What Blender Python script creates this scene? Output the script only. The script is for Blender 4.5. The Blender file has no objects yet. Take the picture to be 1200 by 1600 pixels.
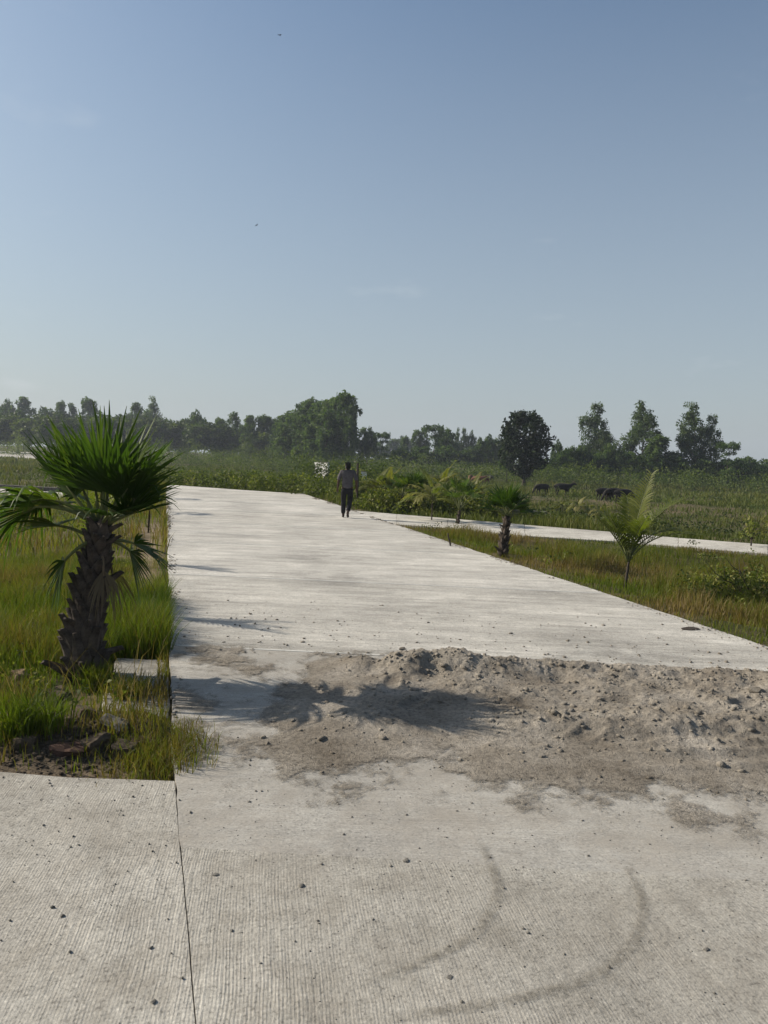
import bpy, bmesh, math, random
import numpy as np
from mathutils import Vector, Matrix, noise

random.seed(7)
rng = np.random.default_rng(7)
R = math.radians
scene = bpy.context.scene
C = scene.collection

# ------------------------------------------------------------------ camera
CAM = np.array([0.0, 0.0, 1.9])
YAW, PITCH, ROLL, FPX = R(16.025), R(-4.09), R(2.2), 1200.0
fw = np.array([math.sin(YAW) * math.cos(PITCH), math.cos(YAW) * math.cos(PITCH), math.sin(PITCH)])
r0 = np.array([math.cos(YAW), -math.sin(YAW), 0.0])
u0 = np.cross(r0, fw)
rt = r0 * math.cos(ROLL) + u0 * math.sin(ROLL)
up = -r0 * math.sin(ROLL) + u0 * math.cos(ROLL)
cam_data = bpy.data.cameras.new('camera')
cam = bpy.data.objects.new('camera', cam_data)
C.objects.link(cam)
cam.matrix_world = Matrix(((rt[0], up[0], -fw[0], CAM[0]), (rt[1], up[1], -fw[1], CAM[1]),
                           (rt[2], up[2], -fw[2], CAM[2]), (0, 0, 0, 1)))
cam_data.sensor_fit = 'VERTICAL'
cam_data.sensor_height = 24.0
cam_data.lens = 24.0 * FPX / 1600.0
cam_data.clip_end = 3000.0
cam_data.clip_start = 0.05
scene.camera = cam

# ------------------------------------------------------------------ sky, sun, exposure
SUN_EL = R(32.0)
SUN_DIR = Vector((-0.86 * math.cos(SUN_EL), 0.51 * math.cos(SUN_EL), math.sin(SUN_EL))).normalized()
world = bpy.data.worlds.new('World')
scene.world = world
world.use_nodes = True
wn = world.node_tree
wn.nodes.clear()
wo = wn.nodes.new('ShaderNodeOutputWorld')
wb = wn.nodes.new('ShaderNodeBackground')
sk = wn.nodes.new('ShaderNodeTexSky')
sk.sky_type = 'NISHITA'
sk.sun_disc = False
sk.sun_elevation = SUN_EL
sk.sun_rotation = math.atan2(SUN_DIR.x, SUN_DIR.y)
sk.altitude = 100
sk.air_density = 1.0
sk.dust_density = 2.0
sk.ozone_density = 0.9
wb.inputs['Strength'].default_value = 0.086
wtc = wn.nodes.new('ShaderNodeTexCoord')                     # milky lower sky and a few faint wisps, alike all round
wsep = wn.nodes.new('ShaderNodeSeparateXYZ')
wn.links.new(wtc.outputs['Generated'], wsep.inputs[0])
wtint = wn.nodes.new('ShaderNodeMix'); wtint.data_type = 'RGBA'; wtint.blend_type = 'MULTIPLY'
wtint.inputs[0].default_value = 1.0
wtint.inputs[7].default_value = (0.93, 1.03, 1.06, 1)
wn.links.new(sk.outputs[0], wtint.inputs[6])
wr = wn.nodes.new('ShaderNodeValToRGB')
wr.color_ramp.elements[0].position = 0.0; wr.color_ramp.elements[0].color = (0.82, 0.82, 0.82, 1)
wr.color_ramp.elements[1].position = 0.50; wr.color_ramp.elements[1].color = (0.08, 0.08, 0.08, 1)
wn.links.new(wsep.outputs['Z'], wr.inputs[0])
whz = wn.nodes.new('ShaderNodeMix'); whz.data_type = 'RGBA'
whz.inputs[7].default_value = (3.75, 4.15, 4.45, 1)
wn.links.new(wr.outputs[0], whz.inputs[0]); wn.links.new(wtint.outputs[2], whz.inputs[6])
wmp = wn.nodes.new('ShaderNodeMapping'); wmp.inputs['Scale'].default_value = (5, 5, 13)
wn.links.new(wtc.outputs['Generated'], wmp.inputs[0])
wnz = wn.nodes.new('ShaderNodeTexNoise'); wnz.inputs['Scale'].default_value = 1.6; wnz.inputs['Detail'].default_value = 6; wnz.inputs['Roughness'].default_value = 0.55
wn.links.new(wmp.outputs[0], wnz.inputs['Vector'])
wcr = wn.nodes.new('ShaderNodeValToRGB')
wcr.color_ramp.elements[0].position = 0.64; wcr.color_ramp.elements[0].color = (0, 0, 0, 1)
wcr.color_ramp.elements[1].position = 0.84; wcr.color_ramp.elements[1].color = (0.4, 0.4, 0.4, 1)
wn.links.new(wnz.outputs['Fac'], wcr.inputs[0])
wcl = wn.nodes.new('ShaderNodeMix'); wcl.data_type = 'RGBA'
wcl.inputs[7].default_value = (6.3, 6.6, 6.8, 1)
wcm = wn.nodes.new('ShaderNodeMath'); wcm.operation = 'MULTIPLY'
wn.links.new(wcr.outputs[0], wcm.inputs[0]); wn.links.new(wr.outputs[0], wcm.inputs[1])
wn.links.new(wcm.outputs[0], wcl.inputs[0]); wn.links.new(whz.outputs[2], wcl.inputs[6])
wn.links.new(wcl.outputs[2], wb.inputs['Color'])
wn.links.new(wb.outputs[0], wo.inputs['Surface'])
sun_data = bpy.data.lights.new('sun', 'SUN')
sun_data.energy = 5.0
sun_data.angle = R(0.55)
sun_data.color = (1.0, 0.91, 0.78)
sun = bpy.data.objects.new('sun', sun_data)
C.objects.link(sun)
sun.rotation_euler = SUN_DIR.to_track_quat('Z', 'Y').to_euler()
sun.location = (-20, 10, 40)
vs = scene.view_settings
vs.view_transform = 'Standard'
vs.look = 'None'
vs.exposure = 0.42
vs.gamma = 1.0
vs.use_curve_mapping = False
scene.cycles.use_denoising = True
scene.cycles.max_bounces = 6
scene.cycles.transparent_max_bounces = 8
scene.cycles.volume_bounces = 0


# ------------------------------------------------------------------ survey helpers (a sighting -> a place on the ground)
def ray(px, py):
    return fw + rt * ((px - 600.0) / FPX) + up * ((800.0 - py) / FPX)


def G(px, py, z=0.0):
    d = ray(px, py)
    t = (z - CAM[2]) / d[2]
    p = CAM + d * t
    return Vector((p[0], p[1], z))


def P(px, py, dist):
    p = CAM + ray(px, py) * dist
    return Vector(p)


def sstep(a, b, x):
    t = np.clip((np.asarray(x, float) - a) / (b - a), 0, 1)
    return t * t * (3 - 2 * t)


# ------------------------------------------------------------------ object helpers
def tag(o, label=None, cat=None, group=None, kind=None):
    if label: o['label'] = label
    if cat: o['category'] = cat
    if group: o['group'] = group
    if kind: o['kind'] = kind
    return o


def empty(name, loc=(0, 0, 0), rz=0.0, parent=None):
    o = bpy.data.objects.new(name, None)
    o.empty_display_size = 0.2
    C.objects.link(o)
    o.location = loc
    o.rotation_euler = (0, 0, rz)
    o.parent = parent
    return o


def obj(name, me, mat=None, parent=None, loc=None):
    o = bpy.data.objects.new(name, me)
    C.objects.link(o)
    if mat is not None and len(me.materials) == 0:
        me.materials.append(mat)
    o.parent = parent
    if loc is not None: o.location = loc
    return o


def mesh_np(name, V, quads=None, tris=None, tint=None, smooth=False):
    me = bpy.data.meshes.new(name)
    V = np.asarray(V, dtype=np.float32)
    nq = 0 if quads is None else len(quads)
    nt = 0 if tris is None else len(tris)
    loops, starts, totals = [], [], []
    if nq:
        loops.append(np.asarray(quads).ravel()); starts.append(np.arange(nq) * 4); totals.append(np.full(nq, 4))
    if nt:
        loops.append(np.asarray(tris).ravel()); starts.append(nq * 4 + np.arange(nt) * 3); totals.append(np.full(nt, 3))
    loops = np.concatenate(loops).astype(np.int32)
    me.vertices.add(len(V)); me.vertices.foreach_set('co', V.ravel())
    me.loops.add(len(loops)); me.loops.foreach_set('vertex_index', loops)
    me.polygons.add(nq + nt)
    me.polygons.foreach_set('loop_start', np.concatenate(starts).astype(np.int32))
    me.polygons.foreach_set('loop_total', np.concatenate(totals).astype(np.int32))
    if smooth:
        me.polygons.foreach_set('use_smooth', np.ones(nq + nt, dtype=bool))
    if tint is not None:
        a = me.attributes.new('tint', 'FLOAT', 'POINT')
        a.data.foreach_set('value', np.asarray(tint, dtype=np.float32))
    me.update(calc_edges=True)
    me.validate()
    return me


def bm_mesh(name, bm, smooth=False):
    me = bpy.data.meshes.new(name)
    bmesh.ops.recalc_face_normals(bm, faces=bm.faces)
    bm.to_mesh(me)
    bm.free()
    if smooth:
        for p in me.polygons: p.use_smooth = True
    return me


def copy_tree(o, parent=None):
    c = o.copy()
    C.objects.link(c)
    c.parent = parent
    for ch in o.children:
        copy_tree(ch, c)
    return c


# ------------------------------------------------------------------ material helpers
class NT:
    def __init__(self, name):
        self.m = bpy.data.materials.new(name)
        self.m.use_nodes = True
        self.t = self.m.node_tree
        self.t.nodes.clear()
        self.out = self.n('ShaderNodeOutputMaterial')

    def n(self, typ, **kw):
        nd = self.t.nodes.new(typ)
        for k, v in kw.items(): setattr(nd, k, v)
        return nd

    def l(self, a, b):
        self.t.links.new(a, b)

    def coords(self, kind='Object', scale=(1, 1, 1), rot=0.0):
        tc = self.n('ShaderNodeTexCoord')
        mp = self.n('ShaderNodeMapping')
        mp.inputs['Rotation'].default_value = (0, 0, rot)
        mp2 = self.n('ShaderNodeMapping')
        mp2.inputs['Scale'].default_value = scale
        self.l(tc.outputs[kind], mp.inputs[0]); self.l(mp.outputs[0], mp2.inputs[0])
        return mp2.outputs[0]

    def noise(self, vec, scale, detail=4, rough=0.6, dist=0.0):
        nz = self.n('ShaderNodeTexNoise')
        nz.inputs['Scale'].default_value = scale
        nz.inputs['Detail'].default_value = detail
        nz.inputs['Roughness'].default_value = rough
        nz.inputs['Distortion'].default_value = dist
        if vec is not None: self.l(vec, nz.inputs['Vector'])
        return nz.outputs['Fac']

    def ramp(self, fac, stops):
        cr = self.n('ShaderNodeValToRGB')
        el = cr.color_ramp.elements
        while len(el) < len(stops): el.new(0.5)
        for e, (p, c) in zip(el, stops):
            e.position = p
            e.color = (c[0], c[1], c[2], 1) if hasattr(c, '__len__') else (c, c, c, 1)
        self.l(fac, cr.inputs[0])
        return cr.outputs[0]

    def mix(self, fac, a, b, mode='MIX'):
        mx = self.n('ShaderNodeMix', data_type='RGBA', blend_type=mode)
        for s, v in ((0, fac), (6, a), (7, b)):
            if hasattr(v, 'links') or isinstance(v, bpy.types.NodeSocket): self.l(v, mx.inputs[s])
            elif s == 0: mx.inputs[0].default_value = v
            else: mx.inputs[s].default_value = (*v, 1) if hasattr(v, '__len__') else (v, v, v, 1)
        return mx.outputs[2]

    def math(self, op, a, b=0.0):
        mt = self.n('ShaderNodeMath', operation=op)
        for i, v in enumerate((a, b)):
            if isinstance(v, bpy.types.NodeSocket): self.l(v, mt.inputs[i])
            else: mt.inputs[i].default_value = v
        return mt.outputs[0]

    def bump(self, height, strength=0.5, dist=0.01, normal=None):
        b = self.n('ShaderNodeBump')
        b.inputs['Strength'].default_value = strength
        b.inputs['Distance'].default_value = dist
        self.l(height, b.inputs['Height'])
        if normal is not None: self.l(normal, b.inputs['Normal'])
        return b.outputs[0]

    def principled(self, col, rough=0.9, normal=None, spec=0.25):
        p = self.n('ShaderNodeBsdfPrincipled')
        if isinstance(col, bpy.types.NodeSocket): self.l(col, p.inputs['Base Color'])
        else: p.inputs['Base Color'].default_value = (*col, 1)
        p.inputs['Roughness'].default_value = rough
        p.inputs['Specular IOR Level'].default_value = spec
        if normal is not None: self.l(normal, p.inputs['Normal'])
        return p.outputs[0]

    def finish(self, shader):
        self.l(shader, self.out.inputs['Surface'])
        return self.m


def leaf_mat(name, stops, transl=0.35, rough=0.6, spec=0.2, objvar=0.25, tcol=(1.15, 1.25, 0.5)):
    t = NT(name)
    at = t.n('ShaderNodeAttribute', attribute_name='tint')
    oi = t.n('ShaderNodeObjectInfo')
    v = t.math('MULTIPLY_ADD', oi.outputs['Random'], objvar)
    v.node.inputs[2].default_value = -objvar / 2
    fac = t.math('ADD', at.outputs['Fac'], v)
    col = t.ramp(fac, stops)
    p = t.principled(col, rough, spec=spec)
    tr = t.n('ShaderNodeBsdfTranslucent')
    tc = t.mix(1.0, col, tcol, 'MULTIPLY')
    t.l(tc, tr.inputs['Color'])
    mx = t.n('ShaderNodeMixShader')
    mx.inputs[0].default_value = transl
    t.l(p, mx.inputs[1]); t.l(tr.outputs[0], mx.inputs[2])
    return t.finish(mx.outputs[0])


def plain_mat(name, c1, c2, scale=8, rough=0.85, bump=0.3, bdist=0.01, spec=0.2):
    t = NT(name)
    v = t.coords('Object')
    f = t.noise(v, scale, 6, 0.65)
    col = t.ramp(f, [(0.3, c1), (0.7, c2)])
    n = t.bump(t.noise(v, scale * 4, 5, 0.7), bump, bdist)
    return t.finish(t.principled(col, rough, n, spec))


def concrete_mat(name, angle, groove=1.0, pitch=0.024, dark=0.0, dust=0.0, bdist=0.007, wob=0.05, along=2.4, bands=0.0, lift=1.0, mott=1.0):
    """Brushed concrete; grooves run along the direction `angle` (radians, from +X)."""
    t = NT(name)
    base = t.coords('Object')
    rot = t.coords('Object', rot=-angle)
    warp = t.n('ShaderNodeVectorMath', operation='MULTIPLY_ADD')
    nz = t.n('ShaderNodeTexNoise'); nz.inputs['Scale'].default_value = 1.3; nz.inputs['Detail'].default_value = 3
    t.l(rot, nz.inputs['Vector'])
    sc = t.n('ShaderNodeVectorMath', operation='SUBTRACT'); sc.inputs[1].default_value = (0.5, 0.5, 0.5)
    t.l(nz.outputs['Color'], sc.inputs[0])
    warp.inputs[1].default_value = (wob, wob, 0)
    t.l(sc.outputs[0], warp.inputs[0]); t.l(rot, warp.inputs[2])
    mp = t.n('ShaderNodeMapping'); mp.inputs['Scale'].default_value = (along, 1 / pitch * 0.8, 1)
    t.l(warp.outputs[0], mp.inputs[0])
    streak = t.noise(mp.outputs[0], 1.0, 5, 0.62)
    mp2 = t.n('ShaderNodeMapping'); mp2.inputs['Scale'].default_value = (along * 2.5, 1 / pitch * 1.7, 1)
    t.l(warp.outputs[0], mp2.inputs[0])
    fine = t.noise(mp2.outputs[0], 1.0, 3, 0.6)
    wave = t.n('ShaderNodeTexWave', wave_type='BANDS', bands_direction='Y', wave_profile='SIN')
    wave.inputs['Scale'].default_value = 0.314 / pitch
    wave.inputs['Distortion'].default_value = 2.2
    wave.inputs['Detail'].default_value = 3
    wave.inputs['Detail Scale'].default_value = 0.5
    t.l(warp.outputs[0], wave.inputs['Vector'])
    area = t.ramp(t.noise(base, 0.55, 4, 0.6), [(0.36, 0.15), (0.6, 1.0)])      # where the brush bit in
    g = t.math('ADD', t.math('MULTIPLY', wave.outputs['Fac'], 0.16), t.math('MULTIPLY', streak, 1.0))
    g = t.math('MULTIPLY', g, area)
    blot = t.noise(base, 0.7, 6, 0.65)
    blot2 = t.noise(base, 3.1, 6, 0.7)
    speck = t.noise(base, 70, 3, 0.6)
    c = t.ramp(blot, [(0.28, (0.31, 0.293, 0.262)), (0.5, (0.385, 0.367, 0.33)), (0.74, (0.45, 0.432, 0.392))])
    c2 = t.ramp(blot2, [(0.3, (0.68 * lift, 0.665 * lift, 0.64 * lift)), (0.52, (0.98 * lift, 0.98 * lift, 0.97 * lift)), (0.75, (1.14 * lift, 1.14 * lift, 1.13 * lift))])
    c = t.mix(mott, t.mix(1.0, (0.38, 0.365, 0.333), lift, 'MULTIPLY') if mott < 1 else c, t.mix(1.0, c, c2, 'MULTIPLY'))
    gcol = t.ramp(t.math('ADD', t.math('MULTIPLY', g, 0.6), t.math('MULTIPLY', fine, 0.5)), [(0.32, 0.56), (0.5, 0.97), (0.68, 1.22)])
    worn = t.ramp(t.noise(base, 1.1, 5, 0.7), [(0.40, 0.12), (0.58, min(1.0, 0.9 * groove))])
    c = t.mix(worn, c, t.mix(1.0, c, gcol, 'MULTIPLY'))
    sp = t.ramp(t.math('ADD', t.math('MULTIPLY', speck, 0.6), t.math('MULTIPLY', t.noise(base, 21, 5, 0.75), 0.4)), [(0.36, 0.38), (0.46, 0.90), (0.55, 1.05), (0.66, 1.45)])
    c = t.mix(0.9, c, t.mix(1.0, c, sp, 'MULTIPLY'))
    if bands > 0:                                                               # screed marks right across the road
        mp3 = t.n('ShaderNodeMapping'); mp3.inputs['Scale'].default_value = (0.38, 3.2, 1)
        t.l(warp.outputs[0], mp3.inputs[0])
        bd = t.ramp(t.noise(mp3.outputs[0], 1.0, 7, 0.78), [(0.34, 1 - bands), (0.5, 1.0), (0.66, 1 + bands)])
        c = t.mix(1.0, c, bd, 'MULTIPLY')
        gb = t.math('MULTIPLY', t.noise(mp3.outputs[0], 2.2, 6, 0.75), 3.0)
    if dust > 0:                                                                # fine brown sand trodden over the slab
        dm = t.ramp(t.noise(base, 1.7, 7, 0.75), [(0.42, 0.0), (0.62, dust)])
        c = t.mix(dm, c, (0.29, 0.26, 0.215))
    oi = t.n('ShaderNodeObjectInfo')                                            # no two pours came out quite alike
    c = t.mix(1.0, c, t.ramp(oi.outputs['Random'], [(0.0, (0.90, 0.895, 0.885)), (1.0, (1.07, 1.07, 1.075))]), 'MULTIPLY')
    if dark > 0:
        c = t.mix(dark, c, (0.25, 0.24, 0.225))
    h = t.math('ADD', t.math('MULTIPLY', g, groove), t.math('MULTIPLY', t.noise(base, 45, 5, 0.7), 0.55))
    h = t.math('ADD', h, t.math('MULTIPLY', t.noise(base, 6, 4, 0.6), 0.9))
    if bands > 0: h = t.math('ADD', h, gb)
    nrm = t.bump(h, 0.8, bdist)
    return t.finish(t.principled(c, 0.92, nrm, 0.2))


M = {}
M['slab_cross'] = concrete_mat('brushed_concrete_crossing', R(82), 0.66, 0.0135, dark=0.02, dust=0.28, bdist=0.010, along=3.0, wob=0.06)
M['slab_smooth'] = concrete_mat('trowelled_concrete', R(-18), 0.55, 0.02, dark=0.28, dust=0.7, along=0.9, bands=0.14)
M['slab_main'] = concrete_mat('brushed_concrete_road', R(-18), 1.1, 0.04, dust=0.06, bdist=0.014, along=0.7, bands=0.26, lift=1.2, mott=0.45)
M['slab_lane'] = concrete_mat('pale_concrete_lane', R(40), 0.6, 0.05, lift=1.2)
M['filler'] = plain_mat('joint_mortar', (0.42, 0.41, 0.38), (0.55, 0.54, 0.5), 12)
M['old_concrete'] = plain_mat('weathered_concrete', (0.075, 0.07, 0.06), (0.19, 0.178, 0.155), 9, 0.95, 0.6, 0.02)
M['ledge'] = plain_mat('worn_pale_concrete', (0.16, 0.15, 0.13), (0.33, 0.315, 0.28), 9, 0.95, 0.6, 0.02)
M['dark_concrete'] = plain_mat('shade_dark_concrete', (0.05, 0.047, 0.04), (0.12, 0.11, 0.095), 6, 0.95, 0.6, 0.02)  # low walls: the shade on their near faces is put into this dark colour
M['brick'] = plain_mat('tan_brick', (0.26, 0.17, 0.10), (0.40, 0.29, 0.19), 11, 0.95, 0.5, 0.01)
M['red_brick'] = plain_mat('broken_red_brick', (0.045, 0.026, 0.019), (0.095, 0.056, 0.040), 14, 0.95, 0.6, 0.015)
M['mortar'] = plain_mat('mortar', (0.16, 0.14, 0.11), (0.26, 0.23, 0.19), 15)
M['stone'] = plain_mat('grey_stone', (0.10, 0.095, 0.085), (0.22, 0.21, 0.19), 20, 0.9, 0.5)
M['brown_stone'] = plain_mat('brown_stone', (0.15, 0.10, 0.06), (0.27, 0.19, 0.11), 12, 0.95, 0.6, 0.015)
M['pebble'] = plain_mat('dark_pebble', (0.08, 0.075, 0.066), (0.21, 0.195, 0.17), 9)
M['white_paint'] = plain_mat('white_limewash', (0.42, 0.42, 0.40), (0.62, 0.62, 0.6), 3)
M['bark'] = plain_mat('grey_bark', (0.09, 0.075, 0.06), (0.2, 0.17, 0.14), 10, 0.95, 0.7, 0.02)
M['bark_dark'] = plain_mat('dark_bark', (0.03, 0.025, 0.02), (0.075, 0.06, 0.05), 10, 0.95, 0.7, 0.02)
M['boot'] = plain_mat('palm_leaf_base', (0.035, 0.028, 0.023), (0.125, 0.10, 0.082), 9, 0.9, 0.7, 0.012)
M['palm_core'] = plain_mat('palm_trunk_fibre', (0.02, 0.016, 0.012), (0.06, 0.045, 0.033), 30, 0.95, 0.9, 0.02)
M['petiole'] = plain_mat('palm_petiole', (0.07, 0.085, 0.03), (0.16, 0.17, 0.06), 10, 0.55, 0.1)
M['dry_petiole'] = plain_mat('dry_palm_petiole', (0.10, 0.07, 0.045), (0.22, 0.17, 0.11), 10, 0.8, 0.3)
M['twig'] = plain_mat('bare_twig', (0.035, 0.028, 0.022), (0.09, 0.075, 0.06), 12)
M['skin'] = plain_mat('skin', (0.045, 0.026, 0.018), (0.07, 0.042, 0.029), 5, 0.6, 0.05)
M['hair'] = plain_mat('black_hair', (0.006, 0.005, 0.005), (0.012, 0.011, 0.01), 30, 0.6, 0.4)
M['shirt'] = plain_mat('grey_shirt', (0.055, 0.05, 0.054), (0.12, 0.108, 0.113), 7, 0.9, 0.6, 0.03)
M['trousers'] = plain_mat('black_trousers', (0.010, 0.010, 0.012), (0.02, 0.02, 0.023), 7, 0.9, 0.5, 0.02)
M['shoe'] = plain_mat('dark_sandal', (0.02, 0.016, 0.014), (0.05, 0.04, 0.035), 20, 0.7)
M['cow_black'] = plain_mat('black_hide', (0.009, 0.008, 0.007), (0.022, 0.018, 0.015), 4, 0.8)
M['cow_brown'] = plain_mat('red_brown_hide', (0.10, 0.042, 0.026), (0.16, 0.075, 0.048), 4, 0.8)
M['horn'] = plain_mat('horn', (0.12, 0.1, 0.08), (0.2, 0.17, 0.14), 10)
M['bird'] = plain_mat('dark_feathers', (0.02, 0.02, 0.02), (0.05, 0.05, 0.05), 10)
M['earth'] = plain_mat('dug_earth', (0.045, 0.034, 0.024), (0.11, 0.085, 0.06), 12, 1.0, 0.9, 0.02)
M['twine'] = plain_mat('cut_stake', (0.16, 0.12, 0.07), (0.28, 0.22, 0.13), 10)

M['leaf_far'] = leaf_mat('tree_foliage', [(0.0, (0.022, 0.044, 0.012)), (0.5, (0.055, 0.094, 0.024)), (1.0, (0.115, 0.165, 0.042))], 0.42)
M['leaf_euc'] = leaf_mat('eucalyptus_foliage', [(0.0, (0.032, 0.056, 0.022)), (0.5, (0.07, 0.105, 0.040)), (1.0, (0.13, 0.17, 0.065))], 0.42)
M['leaf_dark'] = leaf_mat('dark_tree_foliage', [(0.0, (0.006, 0.014, 0.004)), (0.5, (0.015, 0.029, 0.008)), (1.0, (0.04, 0.06, 0.017))], 0.22)
M['leaf_shrub'] = leaf_mat('shrub_foliage', [(0.0, (0.024, 0.042, 0.009)), (0.5, (0.056, 0.084, 0.016)), (1.0, (0.125, 0.155, 0.036))], 0.42)
M['weed'] = leaf_mat('weed_foliage', [(0.0, (0.024, 0.038, 0.008)), (0.45, (0.065, 0.088, 0.016)), (0.8, (0.14, 0.16, 0.03)), (1.0, (0.21, 0.20, 0.07))], 0.38, objvar=0.0)
M['grass'] = leaf_mat('grass_blades', [(0.0, (0.046, 0.080, 0.009)), (0.35, (0.092, 0.122, 0.013)), (0.6, (0.130, 0.124, 0.025)), (0.8, (0.125, 0.085, 0.032)), (1.0, (0.24, 0.18, 0.09))], 0.45, objvar=0.0)
M['field'] = leaf_mat('field_grass', [(0.0, (0.034, 0.052, 0.009)), (0.5, (0.075, 0.094, 0.016)), (1.0, (0.15, 0.138, 0.038))], 0.3, objvar=0.0)
M['fan'] = leaf_mat('fan_palm_leaf', [(0.0, (0.014, 0.030, 0.006)), (0.5, (0.036, 0.070, 0.011)), (0.85, (0.095, 0.135, 0.02)), (1.0, (0.20, 0.17, 0.06))], 0.45, 0.5, 0.22, objvar=0.0)
M['feather'] = leaf_mat('feather_palm_leaf', [(0.0, (0.045, 0.062, 0.012)), (0.5, (0.10, 0.125, 0.02)), (1.0, (0.24, 0.21, 0.08))], 0.5, 0.5, 0.25, objvar=0.15)
M['dry_leaf'] = leaf_mat('dry_palm_leaf', [(0.0, (0.09, 0.065, 0.04)), (1.0, (0.24, 0.19, 0.12))], 0.25)


def sand_mat(name, film):
    t = NT(name)
    v = t.coords('Object')
    a = t.ramp(t.noise(v, 1.6, 6, 0.65), [(0.3, (0.14, 0.118, 0.092)), (0.5, (0.245, 0.217, 0.178)), (0.72, (0.355, 0.323, 0.278))])
    sp = t.ramp(t.noise(v, 34, 6, 0.75), [(0.34, 0.42), (0.48, 0.95), (0.68, 1.3)])
    c = t.mix(0.85, a, t.mix(1.0, a, sp, 'MULTIPLY'))
    h = t.math('ADD', t.noise(v, 38, 6, 0.75), t.math('MULTIPLY', t.noise(v, 110, 3, 0.6), 0.5))
    sh = t.principled(c, 0.97, t.bump(h, 0.9, 0.02), 0.1)
    if film:                                            # where the sand thins out the slab shows between the grains
        at = t.n('ShaderNodeAttribute', attribute_name='tint')
        k = t.math('ADD', t.math('MULTIPLY', at.outputs['Fac'], 1.5), t.math('MULTIPLY', t.noise(v, 60, 6, 0.85), 1.5))
        k = t.math('MULTIPLY', t.math('SUBTRACT', k, 1.1), 3.0)
        k.node.use_clamp = True
        tr = t.n('ShaderNodeBsdfTransparent')
        mx = t.n('ShaderNodeMixShader')
        t.l(k, mx.inputs[0]); t.l(tr.outputs[0], mx.inputs[1]); t.l(sh, mx.inputs[2])
        sh = mx.outputs[0]
    return t.finish(sh)


def ground_mat():
    t = NT('soil_and_turf')
    v = t.coords('Object')
    big = t.noise(v, 0.09, 6, 0.65)
    mid = t.noise(v, 1.1, 7, 0.7)
    fine = t.noise(v, 22, 5, 0.7)
    green = t.ramp(mid, [(0.3, (0.040, 0.045, 0.015)), (0.55, (0.068, 0.066, 0.024)), (0.75, (0.11, 0.092, 0.045))])
    brown = t.ramp(mid, [(0.3, (0.075, 0.055, 0.032)), (0.7, (0.17, 0.13, 0.08))])
    k = t.ramp(t.math('ADD', t.math('MULTIPLY', big, 0.6), t.math('MULTIPLY', mid, 0.4)), [(0.44, 0.0), (0.56, 0.9)])
    c = t.mix(k, green, brown)
    at = t.n('ShaderNodeAttribute', attribute_name='tint')           # bare sandy soil beside the crossing
    c = t.mix(at.outputs['Fac'], c, t.ramp(mid, [(0.3, (0.20, 0.15, 0.10)), (0.7, (0.34, 0.27, 0.19))]))
    a2_ = t.n('ShaderNodeAttribute', attribute_name='soil')          # dug dark earth of the rubble mound
    c = t.mix(a2_.outputs['Fac'], c, t.ramp(mid, [(0.3, (0.05, 0.038, 0.026)), (0.7, (0.12, 0.092, 0.062))]))
    c = t.mix(0.6, c, t.mix(1.0, c, t.ramp(fine, [(0.3, 0.5), (0.6, 1.1)]), 'MULTIPLY'))
    return t.finish(t.principled(c, 1.0, t.bump(fine, 0.8, 0.03), 0.1))


M['sand'] = sand_mat('heaped_sand', True)
M['clod'] = sand_mat('sand_clods', False)
M['ground'] = ground_mat()

# ------------------------------------------------------------------ roads: plan outlines
XL, XR = 0.08, 6.36
SK = -0.33                                        # the cross joints run askew to the road
LANE_NEAR = [G(*p) for p in ((590, 812), (620, 818.5), (700, 824.5), (820, 836.5), (960, 845), (1060, 853.5), (1200, 865), (1330, 876), (1500, 890))]
LANE_FAR = [G(*p) for p in ((545, 796.5), (620, 803), (700, 809.5), (820, 819.5), (960, 831), (1060, 840), (1200, 850.5), (1330, 861), (1500, 874))]
MAIN_POLY = [(XL, 0.0), (XR, -0.5), (XR, 24.0), (6.45, 33.6), (4.33, 38.0), (0.1, 42.5)]
CROSS_POLY = [(-14, -6), (18, -10), (18, 0.2), (XR, 1.7), (XL, 4.45), (-0.9, 4.78), (-14, 6.5)]
LANE_POLY = [(p.x, p.y) for p in LANE_NEAR] + [(p.x, p.y) for p in reversed(LANE_FAR)]
LEFT_NEAR = [G(*p, -1.15) for p in ((-260, 770), (-100, 785), (0, 797), (60, 800), (130, 805))]
LEFT_FAR = [G(*p, -1.15) for p in ((-260, 748), (-100, 757), (0, 763), (60, 767), (130, 772))]


def poly_dist(poly, x, y):
    """Distance outside a polygon (0 inside), on arrays."""
    x = np.asarray(x, float); y = np.asarray(y, float)
    d2 = np.full(x.shape, 1e18)
    inside = np.zeros(x.shape, bool)
    n = len(poly)
    for i in range(n):
        ax, ay = poly[i]; bx, by = poly[(i + 1) % n]
        ex, ey = bx - ax, by - ay
        tt = np.clip(((x - ax) * ex + (y - ay) * ey) / (ex * ex + ey * ey + 1e-12), 0, 1)
        d2 = np.minimum(d2, (x - ax - ex * tt) ** 2 + (y - ay - ey * tt) ** 2)
        cr = ((ay > y) != (by > y)) & (x < ex * (y - ay) / (ey + 1e-12) + ax)
        inside ^= cr
    d = np.sqrt(d2)
    return np.where(inside, -d, d)


def road_dist(x, y):
    return np.minimum(np.minimum(poly_dist(MAIN_POLY, x, y), poly_dist(CROSS_POLY, x, y)), poly_dist(LANE_POLY, x, y))


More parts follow.
